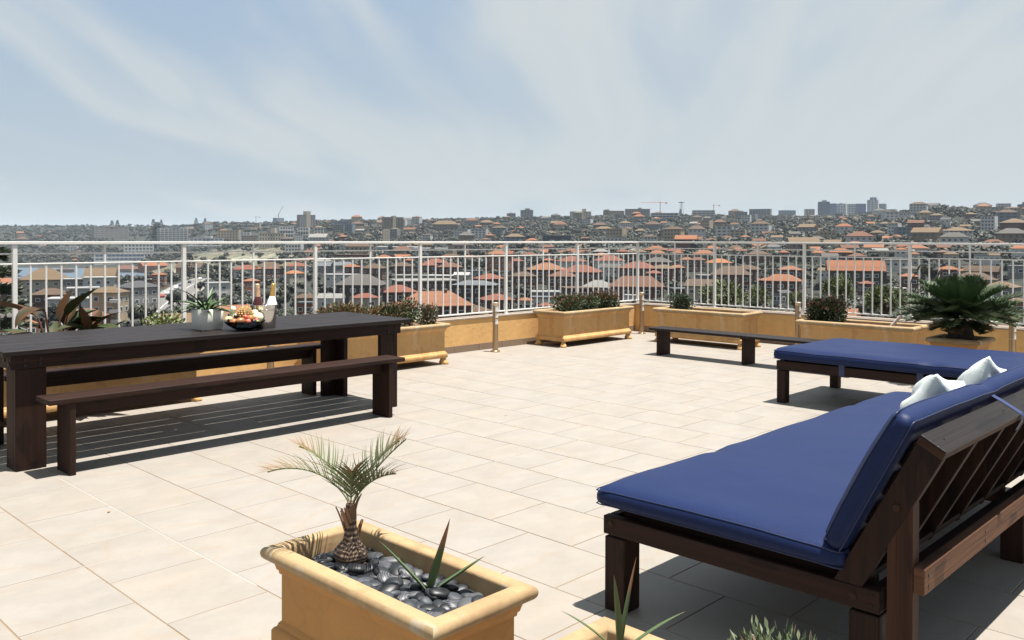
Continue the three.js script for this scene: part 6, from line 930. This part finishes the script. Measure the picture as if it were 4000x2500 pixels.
// ---------------------------------------------------------------- trees
function crown(seed, n, leaf, cols, flat = 1) { // leaf clumps lying on a cluster of boughs
  const rg = rngOf(seed), lumps = []; for (let i = 0; i < 15; i++) { const d = V3(rg() * 2 - 1, rg() * 1.5 - 0.5, rg() * 2 - 1).normalize().multiplyScalar(0.42 + rg() * 0.30); lumps.push([d, 0.26 + rg() * 0.22, 0.75 + rg() * 0.5]); }
  const pos = [], nor = [], col = [], N = V3(), a = V3(), b = V3(), q = V3();
  for (let i = 0; i < n; i++) {
    const [c, r, tone] = lumps[Math.floor(rg() * 15)], d = V3(rg() * 2 - 1, rg() * 2 - 1, rg() * 2 - 1).normalize(), p = c.clone().addScaledVector(d, r * (0.82 + rg() * 0.22));
    N.copy(d).add(V3(rg() - 0.5, rg() - 0.5, rg() - 0.5).multiplyScalar(0.9)).normalize(); a.set(rg() - 0.5, rg() - 0.5, rg() - 0.5).cross(N).normalize(); b.crossVectors(N, a);
    const L = leaf * (0.6 + rg() * 0.8), k = cols[Math.floor(rg() * cols.length)], kk = tone * (0.85 + rg() * 0.3), S = d.clone().addScaledVector(N, 0.5).addScaledVector(c, 0.5).normalize();
    const P = [[-0.5, -0.3], [0.15, -0.5], [0.5, 0.1], [-0.1, 0.5]].map(([x, y]) => q.copy(p).addScaledVector(a, x * L).addScaledVector(b, y * L).clone());
    for (const o of [0, 1, 2, 0, 2, 3]) { pos.push(P[o].x, P[o].y * flat, P[o].z); nor.push(S.x, S.y, S.z); col.push(k[0] * kk, k[1] * kk, k[2] * kk); }
  }
  const g = new THREE.BufferGeometry(); g.setAttribute('position', new THREE.Float32BufferAttribute(pos, 3)); g.setAttribute('normal', new THREE.Float32BufferAttribute(nor, 3)); g.setAttribute('color', new THREE.Float32BufferAttribute(col, 3)); return g;
}
const trunkGeo = new THREE.CylinderGeometry(0.6, 1, 1, 7).translate(0, 0.5, 0), trunkM = plain(0.07, 0.055, 0.04, 0.95);
const limbGeo = mergeGeometries([0, 1, 2, 3].map(i => rod(V3(0, 0, 0), V3(Math.cos(i * 1.7) * 0.5, 0.75, Math.sin(i * 1.7) * 0.5), 0.055, 0.02, 5)));
const DK = [[0.0122, 0.015, 0.0082], [0.0088, 0.0116, 0.0068], [0.0163, 0.0198, 0.0102]], OL = [[0.0231, 0.0272, 0.0122], [0.0177, 0.021, 0.0102], [0.0286, 0.0313, 0.0143]], LG = [[0.1105, 0.1445, 0.0467], [0.085, 0.1148, 0.0382], [0.1615, 0.187, 0.0765]];
const crowns = { dark: [crown(1, 1000, 0.24, DK), crown(2, 1000, 0.24, DK, 0.8)], olive: [crown(3, 1000, 0.23, OL), crown(4, 1000, 0.24, OL, 0.75)] };
function tree(label, kind, p, r, H, seed, group) {
  const o = thing(kind === 'dark' ? 'dark_tree' : 'olive_green_tree', label, 'tree', p, seed * 1.7, group);
  const t = part('trunk', trunkGeo, trunkM, o); t.scale.set(r * 0.09, H - r * 0.4, r * 0.09); const l = part('limbs', limbGeo, trunkM, t); l.scale.set(r * 0.9 / (r * 0.09), r * 0.9 / (H - r * 0.4), r * 0.9 / (r * 0.09)); l.position.y = 0.75;
  const c = part('crown', crowns[kind][seed % 2], foliageMat, o); c.position.y = H; c.scale.set(r, r * (0.75 + (seed % 5) * 0.07), r); return o;
}
function pineGeo(seed, tiers, droop) { // Norfolk pine: whorls of flat upcurved branches
  const rg = rngOf(seed); return leaves(tiers * 90, seed, 0.055, (rng, i) => { const t = Math.floor(i / 90) / tiers, y = 0.12 + t * 0.88, rad = 0.30 * Math.pow(1 - t, 0.8) + 0.012, b = Math.floor(rng() * 6) + t * 3.3, an = b * 1.047 + (rng() - 0.5) * 0.34, q = Math.sqrt(rng()); return { p: V3(Math.cos(an) * rad * q, y - droop * rad * q + 0.22 * rad * q * q + (rng() - 0.5) * 0.012, Math.sin(an) * rad * q), d: V3(Math.cos(an) * 0.8, 0.5, Math.sin(an) * 0.8), c: [[0.020, 0.030, 0.017], [0.028, 0.038, 0.02], [0.016, 0.024, 0.014]][i % 3] }; }, 0.55);
}
const pines = [pineGeo(9, 15, 0.3), pineGeo(10, 13, 0.15)];
function norfolk(label, px, top, hpx, d, seed) {
  const p = onLand(px, d), H = Math.max(6, d ? (pyOf(p) - top) * mPer(d, px) : 15), o = thing('norfolk_pine', label, 'tree', p, seed, 'Norfolk pines'); const t = part('trunk', trunkGeo, trunkM, o); t.scale.set(H * 0.014, H * 0.97, H * 0.014); const c = part('crown', pines[seed % 2], foliageMat, o); c.scale.set(H * hpx, H, H * hpx);
}
[['Norfolk pine beside the sea, behind the left railing', 340, 1040, 0.55, 470], ['shorter Norfolk pine by the sea', 383, 1045, 0.5, 520], ['Norfolk pine left of the second railing post', 740, 991, 1.2, 640], ['dark bushy Norfolk pine on the left skyline by the tower', 614, 866, 1.0, 1700], ['thin Norfolk pine on the left skyline, left of the bushy one', 599, 855, 0.8, 2100], ['thin Norfolk pine right of the bushy skyline one', 630, 857, 0.8, 2200], ['twin skyline Norfolk pine over the cream block, left', 438, 860, 0.9, 2300], ['twin skyline Norfolk pine over the cream block, right', 459, 859, 0.9, 2300], ['skyline Norfolk pine above the pavilion, left one', 766, 851, 0.9, 2100], ['skyline Norfolk pine above the pavilion, right one', 801, 852, 0.9, 2100], ['Norfolk pine right of the brown tower under the rail', 1524, 955, 1.1, 680], ['Norfolk pine under the rail above the table end planter', 1690, 958, 1.1, 660], ['small Norfolk pine on the ridge near the corner', 1770, 852, 0.9, 1600], ['big Norfolk pine behind the tall post right of the bush', 3145, 950, 1.6, 520], ['Norfolk pine left of the big one, lower', 3022, 1025, 1.3, 420], ['Norfolk pine at the foot of the lattice mast', 2658, 815, 0.8, 1700], ['Norfolk pine at the left of the beach lawn', 870, 1000, 1.2, 700], ['Norfolk pine right of the beach lawn', 1290, 958, 1.1, 720]].forEach(([l, px, top, k, d], i) => norfolk(l, px, top, k, d, i + 3));
{ // big near Norfolk pine cut by the left edge
  const d = 52, px = -70, p = onLand(px, d), H = (pyOf(p) - 905) * mPer(d, px), o = thing('norfolk_pine', 'large near Norfolk pine cut by the left edge of the picture', 'tree', p, 0.4); const t = part('trunk', trunkGeo, trunkM, o); t.scale.set(0.35, H * 0.97, 0.35);
  const g = leaves(9000, 55, 0.55, (rng, i) => { const k = Math.floor(i / 450), t = k / 20, y = H * (0.3 + 0.7 * t), rad = 3.9 * Math.pow(1 - t, 0.55) + 0.1, an = (Math.floor(rng() * 7) + k * 0.37) * 0.8976 + (rng() - 0.5) * 0.30, q = Math.sqrt(rng()); return { p: V3(Math.cos(an) * rad * q, y - 0.25 * rad * q + 0.09 * rad * q * q + (rng() - 0.5) * 0.2, Math.sin(an) * rad * q), d: V3(Math.cos(an), 0.25, Math.sin(an)), c: [[0.022, 0.032, 0.016], [0.034, 0.046, 0.02], [0.05, 0.06, 0.026]][i % 3] }; }, 0.35);
  part('crown', g, foliageMat, o);
}
// near leafy trees just outside the right railing
function leafTree(label, px, py, rpx, rpy, d, seed) {
  const q = rayOf(px, py), k = d / Math.hypot(q.x, q.z), c = V3(q.x * k, EYE + q.y * k, q.z * k), gy = groundY(c.x, c.z), r = rpx * mPer(d, px), ry = rpy * mPer(d, px), o = thing('leafy_tree', label, 'tree', V3(c.x, gy, c.z), seed), H = c.y - gy;
  const t = part('trunk', trunkGeo, trunkM, o); t.scale.set(r * 0.10, H - ry * 0.2, r * 0.10);
  const rg = rngOf(seed), L = []; for (let i = 0; i < 22; i++) { const dd = V3(rg() * 2 - 1, rg() * 1.7 - 0.7, rg() * 2 - 1).normalize().multiplyScalar(0.5 + rg() * 0.35); L.push([V3(dd.x * r, dd.y * ry, dd.z * r), r * (0.16 + rg() * 0.13)]); }
  part('limbs', mergeGeometries(L.slice(0, 12).map(([a]) => tube([V3(0, -ry, 0), V3(a.x * 0.4, a.y * 0.2 - ry * 0.3, a.z * 0.4), a], r * 0.018, 6, 5).translate(0, H, 0))), trunkM, o);
  part('crown', leaves(2600, seed + 1, r * 0.17, rng => { const [a, s] = L[Math.floor(rng() * 22)], dd = V3(rng() * 2 - 1, rng() * 2 - 1, rng() * 2 - 1).normalize(); return { p: a.clone().addScaledVector(dd, s * Math.pow(rng(), 0.4)).add(V3(0, H, 0)), d: dd.add(V3(0, 0.5, 0)), c: [LG[0], LG[1], LG[2], DK[2]][Math.floor(rng() * 4)] }; }, 0.26), foliageMat, o);
}
leafTree('bright leafy tree top filling the railing behind the low bench planter', 2830, 1160, 95, 62, 24, 201); leafTree('bright leafy tree top at the left of the tall post', 2960, 1170, 55, 52, 26, 202); leafTree('small leafy tree top just left of the round bush', 3105, 1175, 42, 45, 26, 203); leafTree('leafy tree top behind the round bush', 3280, 1130, 75, 50, 26, 204); leafTree('leafy tree top between round bush and frangipani', 3460, 1180, 100, 58, 23, 205); leafTree('darker leafy tree top left of the leaning frangipani', 3540, 1190, 40, 45, 22, 206);
// town trees, one by one, between the houses
{
  const rg = rngOf(404), labels = []; let n = 0, tries = 0;
  while (n < 250 && tries++ < 12000) {
    const px = -80 + rg() * 4160, d = 150 * Math.pow(5.2, rg()); const p = onLand(px, d); if (p.y < EYE - 42) continue; const r = 2.2 + rg() * 2.6, H = r * (0.9 + rg() * 0.7) + 1.2;
    if (px > 520 && px < 900 && d < 560) { const rr = roadDist(p); if (rr < r + 4.5) continue; }
    if (px < 480 && d > 560) continue;
    if (houses.some(h => Math.hypot(h[0] - p.x, h[1] - p.z) < h[2] * 0.82 + r * 0.6)) continue;
    if (hides(p, r, H)) continue;
    const kind = rg() < 0.62 ? 'dark' : 'olive', t = tree('', kind, p, r, H, n + 1, 'trees between the town houses');
    pend.push([t, `${r > 3.8 ? 'broad' : r < 2.9 ? 'small' : 'medium'} ${kind === 'dark' ? 'dark' : 'olive'} tree ${d < 260 ? 'in the nearest gardens' : d < 420 ? 'between middle houses' : 'beyond the far houses'} ${landOf(px)}`, px]); n++;
  }
  const by = new Map(); for (const e of pend) { if (!by.has(e[1])) by.set(e[1], []); by.get(e[1]).push(e); } for (const [l, es] of by) { es.sort((a, b) => a[2] - b[2]); es.forEach((e, i) => e[0].userData.label = es.length > 1 ? `${l}, ${ORD[i] || 'another'}${i ? ' from left' : ''}` : l); } pend.length = 0;
}
// further garden trees and hedges crowding the plots, too many to tell apart
{
  const gs = [crown(25, 420, 0.28, DK, 0.9), crown(26, 420, 0.28, OL, 0.8)], rg = rngOf(77);
  gs.forEach((g, k) => {
    const N = 620, im = new THREE.InstancedMesh(g, foliageMat, N), m = new THREE.Matrix4(); let c = 0, tries = 0;
    while (c < N && tries++ < 30000) {
      const px = -200 + rg() * 4400, d = 140 * Math.pow(5.0, rg()), p = onLand(px, d); if (p.y < EYE - 41) continue; const r = 1.5 + rg() * 2.0;
      if (px > 480 && px < 950 && roadDist(p) < r + 6) continue; if (px < 480 && d > 560) continue;
      if (houses.some(h => Math.hypot(h[0] - p.x, h[1] - p.z) < h[2] * 0.8 + r * 0.45)) continue;
      const up = r * (0.7 + rg() * 0.8); if (hides(p, r, up)) continue;
      m.compose(V3(p.x, p.y + up, p.z), new THREE.Quaternion().setFromAxisAngle(V3(0, 1, 0), rg() * 6.28), V3(r, r * (0.7 + rg() * 0.5), r)); im.setMatrixAt(c++, m);
    }
    im.count = c; im.name = numbered('garden_greenery'); im.userData = { kind: 'stuff', label: k ? 'olive garden greenery between the houses' : 'dark garden greenery between the houses', category: 'trees' }; im.castShadow = im.receiveShadow = true; scene.add(im);
  });
}
// wooded hillsides read as one mass
{
  const gs = [crown(21, 240, 0.34, DK, 0.85), crown(22, 240, 0.34, OL, 0.8)], rg = rngOf(31);
  gs.forEach((g, k) => {
    const N = 8500, im = new THREE.InstancedMesh(g, foliageMat, N), m = new THREE.Matrix4(); let c = 0, tries = 0;
    while (c < N && tries++ < 90000) {
      const px = -250 + rg() * 4500, d = 560 * Math.pow(5.5, Math.pow(rg(), 0.9)), p = onLand(px, d); if (p.y < EYE - 41) continue; if (px < 1150 && px > 420 && d < 1300 && rg() < 0.93) continue; if (px < 420 && d < 1450) continue;
      if (fbm(p.x * 0.012, p.z * 0.012, 66, 3) < 0.30) continue;
      if (houses.some(h => { const q = Math.hypot(h[0] - p.x, h[1] - p.z); return q < h[2] * 0.75 + 2; })) continue;
      const r = 2.2 + rg() * 3.2; m.compose(V3(p.x, p.y + r * 0.65, p.z), new THREE.Quaternion().setFromAxisAngle(V3(0, 1, 0), rg() * 6.28), V3(r, r * (0.7 + rg() * 0.5), r)); im.setMatrixAt(c++, m);
    }
    im.count = c; im.name = numbered('hillside_wood'); im.userData = { kind: 'stuff', label: k ? 'olive tree mass over the far hills' : 'dark tree mass over the far hills', category: 'trees' }; im.castShadow = im.receiveShadow = true; scene.add(im);
  });
}
renderer.render(scene, camera);
